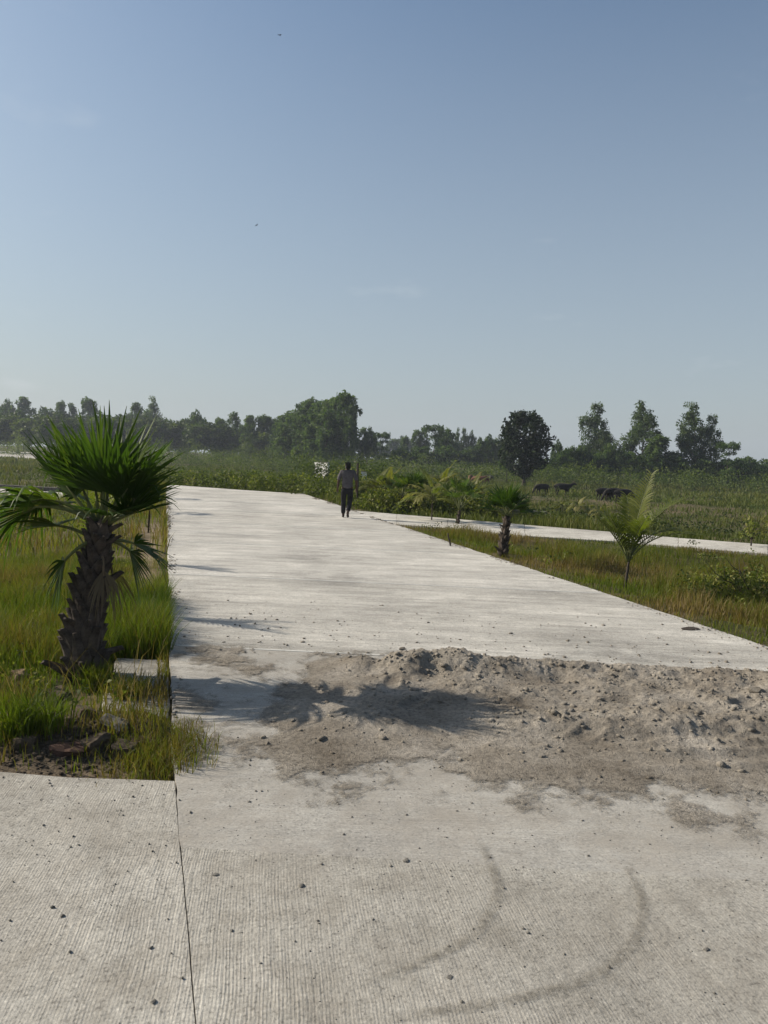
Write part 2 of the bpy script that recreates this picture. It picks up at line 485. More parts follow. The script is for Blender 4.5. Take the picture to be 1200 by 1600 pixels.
def vnoise(x, y, s, seed=0):
    """Smooth value noise on arrays, about -1..1."""
    x = np.asarray(x, float) * s + seed * 17.3; y = np.asarray(y, float) * s - seed * 9.1
    xi = np.floor(x).astype(np.int64); yi = np.floor(y).astype(np.int64)
    fx = x - xi; fy = y - yi
    fx = fx * fx * (3 - 2 * fx); fy = fy * fy * (3 - 2 * fy)

    def hsh(a, b):
        h = (a * 374761393 + b * 668265263 + seed * 974711) & 0x7fffffff
        h = ((h ^ (h >> 13)) * 1274126177) & 0x7fffffff
        return ((h ^ (h >> 16)) & 0xffff) / 32767.5 - 1
    a = hsh(xi, yi); b = hsh(xi + 1, yi); c = hsh(xi, yi + 1); d = hsh(xi + 1, yi + 1)
    return (a * (1 - fx) + b * fx) * (1 - fy) + (c * (1 - fx) + d * fx) * fy


def fbm(x, y, s, oct=4, seed=0, gain=0.5):
    v = 0; a = 1
    for o in range(oct):
        v = v + a * vnoise(x, y, s * 2 ** o, seed + o)
        a *= gain
    return v


def HGT(x, y):
    x = np.asarray(x, float); y = np.asarray(y, float)
    d = road_dist(x, y)
    z = -0.06 - 0.22 * sstep(0.25, 2.2, d) - 0.9 * sstep(4.0, 13.0, d)
    left = sstep(0.0, -0.5, x)                                             # the verge under the palm stays high
    verge = left * sstep(-3.4, -1.4, x) * sstep(48, 40, y)
    z = z * (1 - verge) + verge * (-0.10)
    m1 = np.exp(-(((x + 0.62) / 0.55) ** 2 + ((y - 5.35) / 0.45) ** 2))    # earth and rubble by the crossing
    m2 = np.exp(-(((x + 0.62) / 0.45) ** 2 + ((y - 6.6) / 0.6) ** 2))
    z = z + 0.15 * m1 + 0.06 * m2 * (d > 0)
    z = z + 0.035 * fbm(x, y, 1.3, 3, 3) * sstep(0.05, 0.6, d) + 0.10 * fbm(x, y, 0.12, 3, 9) * sstep(6, 20, d)
    rr = np.hypot(x, y)
    z = z + 0.8 * sstep(230, 420, rr)
    z = np.where(d < 0.0, -0.22, z)
    lf = poly_dist([(p.x, p.y) for p in LEFT_NEAR] + [(p.x, p.y) for p in reversed(LEFT_FAR)], x, y)
    z = np.where(lf < 1.2, np.minimum(z, -1.28), z)
    return z


def hz(x, y):
    return float(HGT(np.array([x]), np.array([y]))[0])


def on_ground(px, py, z0=-0.1):
    z = z0
    for _ in range(12):
        p = G(px, py, z)
        z = 0.5 * z + 0.5 * hz(p.x, p.y)
    return Vector((p.x, p.y, hz(p.x, p.y)))


def axis(lo_far, lo, hi, hi_far, step, n):
    g = lo - (np.geomspace(1, 1 + (lo - lo_far), n) - 1)[::-1][:-1]
    h = hi + (np.geomspace(1, 1 + (hi_far - hi), n) - 1)[1:]
    return np.concatenate([g, np.arange(lo, hi + step / 2, step), h])


gx = axis(-620, -4, 16, 620, 0.11, 42)
gy = axis(-40, 3.0, 28, 620, 0.11, 46)
GX, GY = np.meshgrid(gx, gy)
GZ = HGT(GX, GY)
V = np.stack([GX.ravel(), GY.ravel(), GZ.ravel()], 1)
ny, nx = GX.shape
ii = (np.arange(ny - 1)[:, None] * nx + np.arange(nx - 1)[None, :]).ravel()
bare = sstep(0.55, 0.1, poly_dist(CROSS_POLY, GX, GY)) * sstep(0.1, -0.2, GX) * (GY > 3)
bare = np.maximum(bare, 0.55 * sstep(0.35, 0.05, np.abs(GX + 0.25)) * sstep(9.5, 11, GY) * sstep(24, 18, GY))
ground = obj('ground', mesh_np('ground', V, np.stack([ii, ii + 1, ii + nx + 1, ii + nx], 1), tint=bare.ravel(), smooth=True), M['ground'])
soil = np.exp(-((((GX + 0.55) / 0.75) ** 2 + ((GY - 5.2) / 0.5) ** 2)) ** 1.5)
sa = ground.data.attributes.new('soil', 'FLOAT', 'POINT')
sa.data.foreach_set('value', soil.ravel().astype(np.float32))
tag(ground, 'olive green verges and flat grassy fields around the concrete roads', kind='structure')


# ------------------------------------------------------------------ concrete slabs
def prism(name, pts, top, thick, jitter=0.0, edge=0.3, bevel=0.006):
    """A slab with slightly uneven cast edges."""
    out = []
    n = len(pts)
    for i in range(n):
        a = Vector(pts[i][:2]); b = Vector(pts[(i + 1) % n][:2])
        k = max(1, int((b - a).length / edge)) if jitter else 1
        nrm = Vector((-(b - a).y, (b - a).x)).normalized() if (b - a).length > 1e-6 else Vector((0, 0))
        if nrm.x + 0.01 * nrm.y < 0: nrm = -nrm
        for j in range(k):
            p = a.lerp(b, j / k)
            if jitter and j: p = p + nrm * (jitter * noise.noise((p.x * 2.3, p.y * 2.3, 0.5)) + 0.8 * jitter * noise.noise((p.x * 13, p.y * 13, 4)))
            out.append(p)
    bm = bmesh.new()
    t = [bm.verts.new((p.x, p.y, top)) for p in out]
    f = bm.faces.new(t)
    if f.normal.z < 0: f.normal_flip()
    f.normal_update()
    r = bmesh.ops.extrude_face_region(bm, geom=[f])
    vs_ = [v for v in r['geom'] if isinstance(v, bmesh.types.BMVert)]
    bmesh.ops.translate(bm, verts=vs_, vec=(0, 0, -thick))
    bm.normal_update()
    if bevel:
        es = [e for e in bm.edges if all(abs(v.co.z - top) < 1e-6 for v in e.verts)]
        bmesh.ops.bevel(bm, geom=es, offset=bevel, segments=2, affect='EDGES', profile=0.5)
    return bm_mesh(name, bm)


main_road = empty('concrete_road')
tag(main_road, 'pale brushed concrete road running from the crossing up to the weeds', kind='structure')


JB, JT = (0.13, 2.51), (0.085, 4.46)


def jx(y):
    return JB[0] + (JT[0] - JB[0]) * (y - JB[1]) / (JT[1] - JB[1])


def jy(y0, x):
    return y0 + SK * (x - XL)


JOINTS = [3.64, 7.62, 12.06, 16.4, 20.9, 25.4, 29.8, 34.2, 38.4]
GAP = 0.002
for k in range(len(JOINTS) - 1):
    a, b = JOINTS[k], JOINTS[k + 1]
    mat = M['slab_smooth'] if k == 0 else M['slab_main']
    if k == 0:
        pts = [(jx(3.64) + 0.005, jy(a, XL) + GAP), (XR, jy(a, XR) + GAP), (XR, jy(b, XR) - GAP), (XL, jy(b, XL) - GAP), (XL, 4.7), (jx(4.44) + 0.005, 4.44)]
    else:
        xr = XR if b < 30 else 6.42
        pts = [(XL, jy(a, XL) + GAP), (xr, jy(a, xr) + GAP), (xr, jy(b, xr) - GAP), (XL, jy(b, XL) - GAP)]
    s = obj('slab', prism('slab', pts, 0.0, 0.15, 0.022, 0.11, 0.0005 if k == 0 else 0.006), mat, main_road)
    if k:
        jl = prism('joint_filler', [(XL + 0.06, jy(a, XL + 0.06) - 0.018), (XR - 0.05, jy(a, XR - 0.05) - 0.022), (XR - 0.05, jy(a, XR - 0.05) + 0.02), (XL + 0.06, jy(a, XL + 0.06) + 0.016)], 0.004, 0.06, 0.012, 0.25, 0.0)
        obj('joint_filler', jl, M['filler'], main_road)
s = obj('slab', prism('slab', [(XL, jy(38.4, XL) + GAP), (6.42, jy(38.4, 6.42) + GAP), (4.33, 38.0), (XL, 42.5)], 0.0, 0.15, 0.02), M['slab_main'], main_road)

cross = empty('crossing_road')
tag(cross, 'brushed concrete crossing road in front with a dark joint', kind='structure')
left_edge = [(-0.2, 4.52), (-0.5, 4.60), (-0.75, 4.70), (-1.0, 4.80), (-3.0, 5.1), (-9, 5.9)]
obj('slab', prism('slab', [(jx(-2), -2.0), (jx(4.44) - 0.001, 4.44)] + left_edge + [(-9, -2.0)], -0.002, 0.15, 0.003, 0.15, 0.0015), M['slab_cross'], cross)
obj('slab', prism('slab', [(jx(-2) + 0.002, -2.0), (9, -2.0), (9, jy(3.64, 9) + 0.035), (XR + 0.5, jy(3.64, XR + 0.5) + 0.035), (jx(3.6) + 0.002, jy(3.64, jx(3.6)) + 0.035)], 0.0006, 0.15, 0.003, 0.15, 0.0), M['slab_cross'], cross)

lane = empty('concrete_lane')
tag(lane, 'narrow pale concrete lane branching off towards the fields', kind='structure')
for k in range(len(LANE_NEAR) - 1):
    a, b, c, d = LANE_NEAR[k], LANE_NEAR[k + 1], LANE_FAR[k + 1], LANE_FAR[k]
    g = 0.006
    e = (b - a).normalized() * g
    obj('slab', prism('slab', [a + e, b - e, c - e, d + e], -0.008, 0.16, 0.02, 0.3), M['slab_lane'], lane)
lane2 = empty('side_lane')
tag(lane2, 'pale concrete lane across the low field behind the big palm', kind='structure')
for k in range(len(LEFT_NEAR) - 1):
    a, b, c, d = LEFT_NEAR[k], LEFT_NEAR[k + 1], LEFT_FAR[k + 1], LEFT_FAR[k]
    e = (b - a).normalized() * 0.01
    obj('slab', prism('slab', [a + e, b - e, c - e, d + e], -1.15, 0.2, 0.02, 0.5), M['slab_lane'], lane2)
pw = [G(-300, 700, -1.1), G(10, 704.5, -1.1), G(62, 708, -1.1), G(62, 718, -1.1), G(10, 715, -1.1), G(-300, 710, -1.1)]
lane3 = obj('distant_road', prism('distant_road', pw, -1.0, 0.4, 0, bevel=0), M['slab_lane'])
tag(lane3, 'far white strip of concrete road at the edge of the trees', kind='structure')


# ------------------------------------------------------------------ sand heap across the road
e1 = np.array([0.943, -0.333]); e2 = np.array([0.333, 0.943]); OH = np.array([0.1, 4.35])


def heap_h(a, b):
    lat = sstep(0.15, 1.5, a) * sstep(6.6, 5.6, a)
    wob = 0.12 * fbm(a, b * 0, 0.9, 3, 21)
    crest = np.exp(-((b - 2.72 - wob) / 0.20) ** 2) * (0.075 + 0.05 * sstep(.5, 1.0, a) * sstep(3.0, 2.2, a) + 0.045 * fbm(a, b, 1.6, 2, 5)) * lat
    crest = np.where(b > 2.72 + wob, np.exp(-((b - 2.72 - wob) / 0.13) ** 2) * (0.075 + 0.05 * sstep(.5, 1.0, a) * sstep(3.0, 2.2, a) + 0.045 * fbm(a, b, 1.6, 2, 5)) * lat, crest)
    body = (0.036 + 0.028 * fbm(a, b, 1.1, 3, 11)) * sstep(0.25, 1.5, b) * sstep(3.05, 2.5, b) * lat
    r2 = 0.06 * np.exp(-((b - 1.45 - 0.25 * fbm(a, b, 0.7, 2, 31)) / 0.22) ** 2) * sstep(1.6, 2.4, a) * sstep(6.6, 5.6, a)
    r3 = 0.07 * np.exp(-((b - 2.35) / 0.25) ** 2) * sstep(3.2, 4.4, a) * sstep(6.6, 5.8, a)
    h = crest + body + r2 + r3
    for (a0, b0, sa, sb, dep) in ((0.95, 2.58, 0.10, 0.2, -0.045), (1.45, 2.55, 0.09, 0.2, -0.05), (1.75, 2.1, 0.16, 0.12, 0.05), (2.55, 2.45, 0.13, 0.22, -0.05), (0.75, 2.75, 0.16, 0.1, 0.04), (1.15, 2.78, 0.12, 0.1, 0.05)):
        h = h + dep * np.exp(-((a - a0) / sa) ** 2 - ((b - b0) / sb) ** 2)
    tr = np.abs((b - 1.55) - (a - 1.75) * 0.95)                               # a tyre has rolled over it on the slant
    k = np.exp(-(tr / 0.10) ** 2) * sstep(1.5, 1.9, a) * sstep(3.2, 2.9, a)
    h = h * (1 - 0.6 * k) + 0.03 * k * lat
    for (a0, b0, an, ln) in ((2.0, 0.9, 0.4, 1), (2.5, 1.15, 0.5, -1), (3.1, 1.05, 0.2, 1), (3.6, 1.4, 0.5, -1), (4.2, 1.3, 0.3, 1), (1.3, 1.6, 1.2, 1), (1.1, 2.1, 1.3, -1), (3.9, 2.0, 0.9, 1), (4.6, 2.2, 0.7, -1), (2.9, 1.9, 0.2, 1)):
        ca, sa_ = math.cos(an), math.sin(an)
        u_ = (a - a0) * ca + (b - b0) * sa_; v_ = -(a - a0) * sa_ + (b - b0) * ca + 0.02 * ln * np.sin(u_ * 12)
        q_ = (u_ / 0.15) ** 2 + (v_ / 0.06) ** 2
        h = h - 0.017 * np.exp(-q_ ** 2) * sstep(0.01, 0.03, h) + 0.009 * np.exp(-((q_ - 2.0) / 0.7) ** 2)
    for off in (0.0, 0.34):                                                   # a barrow wheel and its return
        w_ = np.abs(b - 0.75 - off - 0.16 * (a - 2.4) - 0.05 * np.sin(a * 1.7 + off))
        k = np.exp(-(w_ / 0.055) ** 2) * sstep(2.2, 3.0, a)
        h = h - 0.018 * k * sstep(0.005, 0.03, h) + 0.012 * np.exp(-((w_ - 0.11) / 0.04) ** 2) * sstep(2.2, 3.0, a)
    rough = sstep(0.0, 0.06, h)
    h = h + rough * (0.016 * fbm(a, b, 5.5, 3, 41) + 0.020 * np.abs(fbm(a, b, 15, 3, 51)))
    thin = 0.0068 * sstep(-0.75, 1.1, b) * sstep(3.55, 2.7, b) * (0.66 + 0.34 * sstep(-0.3, 1.3, a)) * sstep(6.7, 6.0, a)   # spilt film of sand
    return h + np.maximum(0, thin + 0.0034 * fbm(a, b, 2.2, 6, 61, 0.76) * sstep(0, 0.003, thin))


aa = np.arange(-1.3, 6.7, 0.018); bb = np.arange(-0.75, 3.6, 0.018)
A_, B_ = np.meshgrid(aa, bb)
XX = OH[0] + A_ * e1[0] + B_ * e2[0]; YY = OH[1] + A_ * e1[1] + B_ * e2[1]
HH = heap_h(A_, B_)
HH = np.where((XX < XL + 0.02) | (XX > XR - 0.03), -0.01, HH)
ny, nx = HH.shape
ii = (np.arange(ny - 1)[:, None] * nx + np.arange(nx - 1)[None, :])
keep = np.maximum.reduce([HH[:-1, :-1], HH[1:, :-1], HH[:-1, 1:], HH[1:, 1:]]) > 0.0
ii = ii[keep]
used = np.zeros(ny * nx, bool)
Q = np.stack([ii, ii + 1, ii + nx + 1, ii + nx], 1)
used[Q.ravel()] = True
remap = np.cumsum(used) - 1
V = np.stack([XX.ravel(), YY.ravel(), np.maximum(HH, 0).ravel() + 0.0025], 1)[used]
heap = obj('sand_heap', mesh_np('sand_heap', V, remap[Q], tint=np.clip(HH / 0.016, 0, 1).ravel()[used], smooth=True), M['sand'])
tag(heap, 'low trodden heap of brown sand spread across the concrete road', 'sand heap')


def rocks(n, pts, sizes, zoff=0.3):
    """Many small angular stones as one mesh."""
    t = (1 + 5 ** 0.5) / 2
    iv = np.array([(-1, t, 0), (1, t, 0), (-1, -t, 0), (1, -t, 0), (0, -1, t), (0, 1, t), (0, -1, -t), (0, 1, -t), (t, 0, -1), (t, 0, 1), (-t, 0, -1), (-t, 0, 1)], float)
    iv /= np.linalg.norm(iv[0])
    it = np.array([(0, 11, 5), (0, 5, 1), (0, 1, 7), (0, 7, 10), (0, 10, 11), (1, 5, 9), (5, 11, 4), (11, 10, 2), (10, 7, 6), (7, 1, 8), (3, 9, 4), (3, 4, 2), (3, 2, 6), (3, 6, 8), (3, 8, 9), (4, 9, 5), (2, 4, 11), (6, 2, 10), (8, 6, 7), (9, 8, 1)])
    V = iv[None] * (1 + rng.uniform(-0.35, 0.35, (n, 12, 1)))
    V = V * np.stack([rng.uniform(0.8, 1.5, n), rng.uniform(0.7, 1.2, n), rng.uniform(0.5, 0.9, n)], 1)[:, None, :]
    an = rng.uniform(0, 6.28, n); c, s = np.cos(an)[:, None], np.sin(an)[:, None]
    V = np.stack([V[..., 0] * c - V[..., 1] * s, V[..., 0] * s + V[..., 1] * c, V[..., 2]], 2)
    V = V * np.asarray(sizes)[:, None, None] + np.asarray(pts)[:, None, :]
    V[..., 2] += np.asarray(sizes)[:, None] * zoff
    T = it[None] + (np.arange(n) * 12)[:, None, None]
    return V.reshape(-1, 3), T.reshape(-1, 3)


n = 15000
a = rng.uniform(0.3, 6.3, n); b = rng.uniform(0.3, 3.3, n)
keepm = rng.uniform(0, 1, n) < np.clip(heap_h(a, b) * 9, 0.10, 1)
a, b = a[keepm], b[keepm]
z = np.maximum(heap_h(a, b), 0.0)
pts = np.stack([OH[0] + a * e1[0] + b * e2[0], OH[1] + a * e1[1] + b * e2[1], z], 1)
ok = (pts[:, 0] > XL + 0.1) & (pts[:, 0] < XR - 0.1)
pts = pts[ok]
sz = np.clip(rng.lognormal(-5.15, 0.65, len(pts)), 0.003, 0.032)
v_, t_ = rocks(len(pts), pts, sz, 0.2)
clods = obj('clods', mesh_np('clods', v_, tris=t_), M['clod'], heap)
clods['kind'] = 'stuff'

n = 4200
pts = np.stack([rng.uniform(-1.4, 5.2, n), rng.uniform(1.4, 5.2, n), np.full(n, 0.0)], 1)
dens = 0.25 + 0.75 * sstep(2.2, 4.2, pts[:, 1] + 0.33 * pts[:, 0])
ok = (rng.uniform(0, 1, n) < dens) & (poly_dist(CROSS_POLY, pts[:, 0], pts[:, 1]) + 0.05 < 0) | ((pts[:, 0] > 0.15) & (pts[:, 0] < 5.5) & (rng.uniform(0, 1, n) < dens))
pts = pts[ok]
sz = np.clip(rng.lognormal(-6.15, 0.6, len(pts)), 0.0012, 0.008)
v_, t_ = rocks(len(pts), pts, sz)
gravel = obj('gravel', mesh_np('gravel', v_, tris=t_), M['pebble'])
tag(gravel, 'scattered dark grit and pebbles on the concrete crossing', 'gravel', kind='stuff')
n = 900
pts = np.stack([rng.uniform(0.2, 6.2, n), rng.uniform(6.5, 10.5, n) ** 1.0, np.full(n, 0.0)], 1)
pts[:, 1] += -0.33 * pts[:, 0] + 0.9
pts = pts[rng.uniform(0, 1, n) < sstep(11.0, 7.8, pts[:, 1] + 0.33 * pts[:, 0])]
v_, t_ = rocks(len(pts), pts, np.clip(rng.lognormal(-5.0, 0.5, len(pts)), 0.003, 0.018))
grit = obj('gravel', mesh_np('grit', v_, tris=t_), M['clod'])
tag(grit, 'sandy grit strewn on the road just beyond the sand heap', 'gravel', kind='stuff')


n = 5200                                                    # earth and chippings washed along both road edges
y = rng.uniform(4.7, 33, n) ** 1.0
sd = rng.uniform(0, 1, n) < 0.5
x = np.where(sd, XL + np.abs(rng.normal(0, 0.07, n)), XR - np.abs(rng.normal(0, 0.10, n)))
k = fbm(x * 3, y, 0.9, 3, 71) > -0.1
pts = np.stack([x, y, np.zeros(n)], 1)[k]
v_, t_ = rocks(len(pts), pts, np.clip(rng.lognormal(-4.9, 0.55, len(pts)), 0.003, 0.022) * (0.6 + pts[:, 1] / 30), 0.0)
tag(obj('dirt', mesh_np('dirt', v_, tris=t_), M['clod']), 'brown dirt and chippings along both edges of the road', 'dirt', kind='stuff')


def stone(px, py, size, label, mat='stone', flat=0.7, name='stone', z=None):
    p = G(px, py, z or 0.0)
    v_, t_ = rocks(1, [(0, 0, 0)], [1.0], 0)
    bm = bmesh.new()
    vv = [bm.verts.new(v) for v in v_]
    for tr in t_: bm.faces.new([vv[i] for i in tr])
    bmesh.ops.subdivide_edges(bm, edges=bm.edges[:], cuts=1, use_grid_fill=True)
    for v in bm.verts: v.co *= 1 + 0.16 * noise.noise(v.co * 2.5 + Vector((px, py, 0)))
    o = obj(name, bm_mesh(name, bm), M[mat])
    o.scale = (size, size, size * flat)
    o.location = (p.x, p.y, p.z + size * flat * 0.45)
    o.rotation_euler = (0, 0, px * 1.7)
    tag(o, label, 'stone')
    return o


stone(471, 1385, 0.013, 'small dark stone alone on the grooved slab right of the joint', 'pebble')
stone(337, 1367, 0.014, 'flat dark stone lying close to the right of the slab joint', 'pebble', 0.4)
stone(635, 1346, 0.012, 'small dark stone on the smooth strip above the grooved slab', 'pebble')
stone(702, 1527, 0.012, 'dark stone low in the picture between the two tyre arcs', 'pebble', 0.5)
stone(1104, 1484, 0.011, 'dark stone to the right of the longer tyre arc', 'pebble')
stone(240, 1565, 0.009, 'dark pebble at the bottom of the slab left of the joint', 'pebble')
stone(628, 1016, 0.04, 'dark lump of earth on the crest of the sand heap', 'clod', 0.8, 'earth_lump', 0.12)
stone(1185, 1082, 0.06, 'dark lump of earth at the frame edge of the sand heap', 'clod', 0.7, 'earth_lump', 0.10)
stone(1078, 983, 0.10, 'flat dark scrap lying alone on the pale road beyond the heap', 'bark_dark', 0.12, 'flat_scrap')


def tyre_mat():
    t = NT('tyre_dust')
    v = t.coords('Object')
    p = t.principled(t.ramp(t.noise(v, 8, 5), [(0.3, (0.15, 0.135, 0.11)), (0.7, (0.24, 0.22, 0.185))]), 0.95, spec=0.1)
    tr = t.n('ShaderNodeBsdfTransparent')
    at = t.n('ShaderNodeAttribute', attribute_name='tint')
    k = t.math('MULTIPLY', t.ramp(t.noise(v, 26, 5, 0.75), [(0.38, 0.0), (0.60, 0.50)]), at.outputs['Fac'])
    mx = t.n('ShaderNodeMixShader')
    t.l(k, mx.inputs[0]); t.l(tr.outputs[0], mx.inputs[1]); t.l(p, mx.inputs[2])
    return t.finish(mx.outputs[0])


M['tyre'] = tyre_mat()


def tyre_mark(pix, width, label, zz):
    pts = [G(*p) for p in pix]
    dense = []
    for i in range(len(pts) - 1):
        p0 = pts[max(i - 1, 0)]; p1 = pts[i]; p2 = pts[i + 1]; p3 = pts[min(i + 2, len(pts) - 1)]
        for k in range(10):
            t = k / 10
            dense.append(0.5 * ((2 * p1) + (p2 - p0) * t + (2 * p0 - 5 * p1 + 4 * p2 - p3) * t * t + (3 * p1 - p0 - 3 * p2 + p3) * t ** 3))
    dense.append(pts[-1])
    V, T, Q = [], [], []
    for i, p in enumerate(dense):
        d = (dense[min(i + 1, len(dense) - 1)] - dense[max(i - 1, 0)]).normalized()
        nrm = Vector((-d.y, d.x, 0))
        f = min(1, i / 6, (len(dense) - 1 - i) / 12)
        for s, al in ((-1, 0), (-0.55, 0.8), (0, 1), (0.55, 0.8), (1, 0)):
            V.append((p.x + nrm.x * width * s, p.y + nrm.y * width * s, zz)); T.append(al * f)
        if i:
            b0 = (i - 1) * 5
            for k in range(4): Q.append((b0 + k, b0 + k + 1, b0 + k + 6, b0 + k + 5))
    o = obj('tyre_mark', mesh_np('tyre_mark', V, Q, tint=T), M['tyre'])
    tag(o, label, 'tyre mark')


tyre_mark([(975, 1345), (1000, 1395), (1003, 1440), (975, 1490), (905, 1535), (790, 1565), (640, 1588), (560, 1598)], 0.030, 'longer curved dark tyre mark sweeping across the grooved slab', 0.006)
tyre_mark([(745, 1310), (772, 1365), (775, 1410), (735, 1465), (690, 1490), (620, 1520), (540, 1545)], 0.030, 'shorter fainter curved tyre mark inside the longer arc', 0.008)


# ------------------------------------------------------------------ fragments, walls and posts beside the roads
def rubble(name, p, size, rot, mat, label, cat, seed):
    bm = bmesh.new()
    bmesh.ops.create_cube(bm, size=1.0)
    bmesh.ops.bevel(bm, geom=bm.edges[:], offset=0.07, segments=1, affect='EDGES')
    bmesh.ops.subdivide_edges(bm, edges=bm.edges[:], cuts=2, use_grid_fill=True)
    for v in bm.verts:
        v.co += Vector((noise.noise(v.co * 2 + Vector((seed, 0, 0))), noise.noise(v.co * 2 + Vector((0, seed, 5))), noise.noise(v.co * 2 + Vector((9, 0, seed))))) * 0.22 + Vector((noise.noise(v.co * 6 + Vector((seed, 2, 0))), noise.noise(v.co * 6 + Vector((3, seed, 5))), noise.noise(v.co * 6 + Vector((9, 4, seed))))) * 0.07
    for v in bm.verts: v.co = Vector((v.co.x * size[0], v.co.y * size[1], v.co.z * size[2]))
    o = obj(name, bm_mesh(name, bm), M[mat])
    o.location = p; o.rotation_euler = rot
    return tag(o, label, cat)


p = on_ground(30, 1068)
rubble('broken_brick', p + Vector((0, 0, 0.05)), (0.13, 0.11, 0.10), (0.2, 0.1, 0.7), 'brown_stone', 'squarish brown brick piece poking from grass left of the palm', 'brick', 3)
p = on_ground(62, 985)
rubble('stone_slab', p + Vector((0.02, 0, 0.02)), (0.30, 0.24, 0.09), (0.06, -0.05, 0.3), 'old_concrete', 'flat grey concrete fragment in the grass behind the palm trunk', 'stone', 8)
p = on_ground(178, 1135)
rubble('concrete_chunk', p + Vector((0, 0, -0.005)), (0.18, 0.11, 0.09), (0.3, 0.25, -0.5), 'old_concrete', 'tilted grey concrete chunk in front of the palm by the slab', 'stone', 12)
p = on_ground(108, 1172)
rubble('broken_brick', p + Vector((0, 0, -0.02)), (0.20, 0.11, 0.10), (0.1, 0.05, -0.25), 'red_brick', 'long dark red broken brick half buried beside the crossing', 'brick', 17)
p = on_ground(225, 1160)
rubble('broken_brick', p + Vector((0, 0, 0.0)), (0.15, 0.09, 0.05), (0.1, 0.1, 0.2), 'red_brick', 'small reddish brick piece under grass at the road corner', 'brick', 23)
for k in range(7):
    px, py = ((8, 1130), (75, 1130), (130, 1120), (40, 1165), (150, 1165), (90, 1090), (195, 1175))[k]
    p = on_ground(px, py)
    lab = ('dark clod of earth at the left frame edge of the mound', 'dark clod of earth in the middle of the rubble mound', 'dark clod of earth right below the palm trunk', 'dark clod low on the mound left of the long red brick', 'dark clod between the long red brick and grey chunk', 'dark clod of earth just right of the squarish brown brick', 'dark clod of earth beneath the tilted grey chunk')[k]
    rubble('earth_clod', p + Vector((0, 0, 0.01)), (0.13 + 0.03 * (k % 3), 0.11, 0.09), (0.2, 0.1, k), 'earth', lab, 'clod', 31 + k)
ledge = obj('concrete_ledge', prism('concrete_ledge', [(-0.42, 5.75), (XL - 0.02, 5.6), (XL - 0.02, 7.2), (-0.40, 7.33)], -0.03, 0.2, 0.02, 0.15, 0.015), M['ledge'])
tag(ledge, 'low weathered concrete ledge between the palm and the road edge', 'ledge')


def box(bm, c, s, rot=None):
    m = Matrix.Translation(c) @ (rot.to_4x4() if rot else Matrix.Identity(4)) @ Matrix.Diagonal((*s, 1))
    return bmesh.ops.create_cube(bm, size=1.0, matrix=m)


def brick_wall(a, b, h0, h1, name, label):
    """Low wall whose top runs down into the ground: each brick a part."""
    d = (b - a); L = d.length; ang = math.atan2(d.y, d.x)
    root = empty(name, a, ang)
    tag(root, label, 'wall')
    slope = (b.z - a.z) / L
    bm = bmesh.new()
    n_ = 8
    top = [bm.verts.new((L * i / n_, 0.10 * s, slope * L * i / n_ + h0 + (h1 - h0) * i / n_ - 0.012)) for s in (-1, 1) for i in range(n_ + 1)]
    bot = [bm.verts.new((L * i / n_, 0.10 * s, slope * L * i / n_ - 0.3)) for s in (-1, 1) for i in range(n_ + 1)]
    m_ = n_ + 1
    for i in range(n_):
        bm.faces.new((top[i], top[i + 1], top[m_ + i + 1], top[m_ + i]))
        for s in (0, m_): bm.faces.new((top[s + i], top[s + i + 1], bot[s + i + 1], bot[s + i]))
    bm.faces.new((top[0], top[m_], bot[m_], bot[0])); bm.faces.new((top[n_], top[m_ + n_], bot[m_ + n_], bot[n_]))
    obj('mortar_core', bm_mesh('mortar_core', bm), M['mortar'], root)
    bl, bh = 0.235, 0.078
    mb = bmesh.new(); box(mb, (0, 0, 0), (bl - 0.014, 0.23, bh - 0.012)); bmesh.ops.bevel(mb, geom=mb.edges[:], offset=0.006, segments=1, affect='EDGES')
    bme = bm_mesh('brick', mb); bme.materials.append(M['brick'])
    rows = int(max(h0, h1) / bh) + 4
    for r in range(rows):
        for i in range(int(L / bl)):
            x = (i + 0.5 + 0.5 * (r % 2)) * bl
            if x > L - 0.1: continue
            zt = slope * x + h0 + (h1 - h0) * x / L
            z = slope * L * 0 + h0 - (r + 0.5) * bh + (slope + (h1 - h0) / L) * x
            if z < slope * x - 0.16 or r > 5: continue
            o = obj('brick', bme, None, root)
            o.location = (x, random.uniform(-0.006, 0.006), z)
            o.rotation_euler = (random.uniform(-.02, .02), -math.atan(slope + (h1 - h0) / L) * 0.9, random.uniform(-.03, .03))
    return root


a = G(853, 817, -0.40); b = G(945, 829, -0.55)
brick_wall(a, b, 0.30, 0.06, 'brick_wall', 'low tan brick wall sloping into the grass beyond the lane')


def low_wall(name, pa, pb, h, t, mat, label):
    d = pb - pa; L = d.length; ang = math.atan2(d.y, d.x)
    root = empty(name, pa, ang)
    tag(root, label, 'wall')
    drop = max(0.35, pa.z - hz(pa.x, pa.y) + 0.3)
    m = prism(name, [(0, -t / 2), (L, -t / 2), (L, t / 2), (0, t / 2)], h, h + drop, 0.012, 0.4, 0.01)
    obj('wall_body', m, M[mat], root)
    m = prism('coping', [(0, -t / 2 - 0.02), (L, -t / 2 - 0.02), (L, t / 2 + 0.02), (0, t / 2 + 0.02)], h + 0.045, 0.043, 0.01, 0.4, 0.006)
    obj('coping', m, M['old_concrete'], root)
    return root


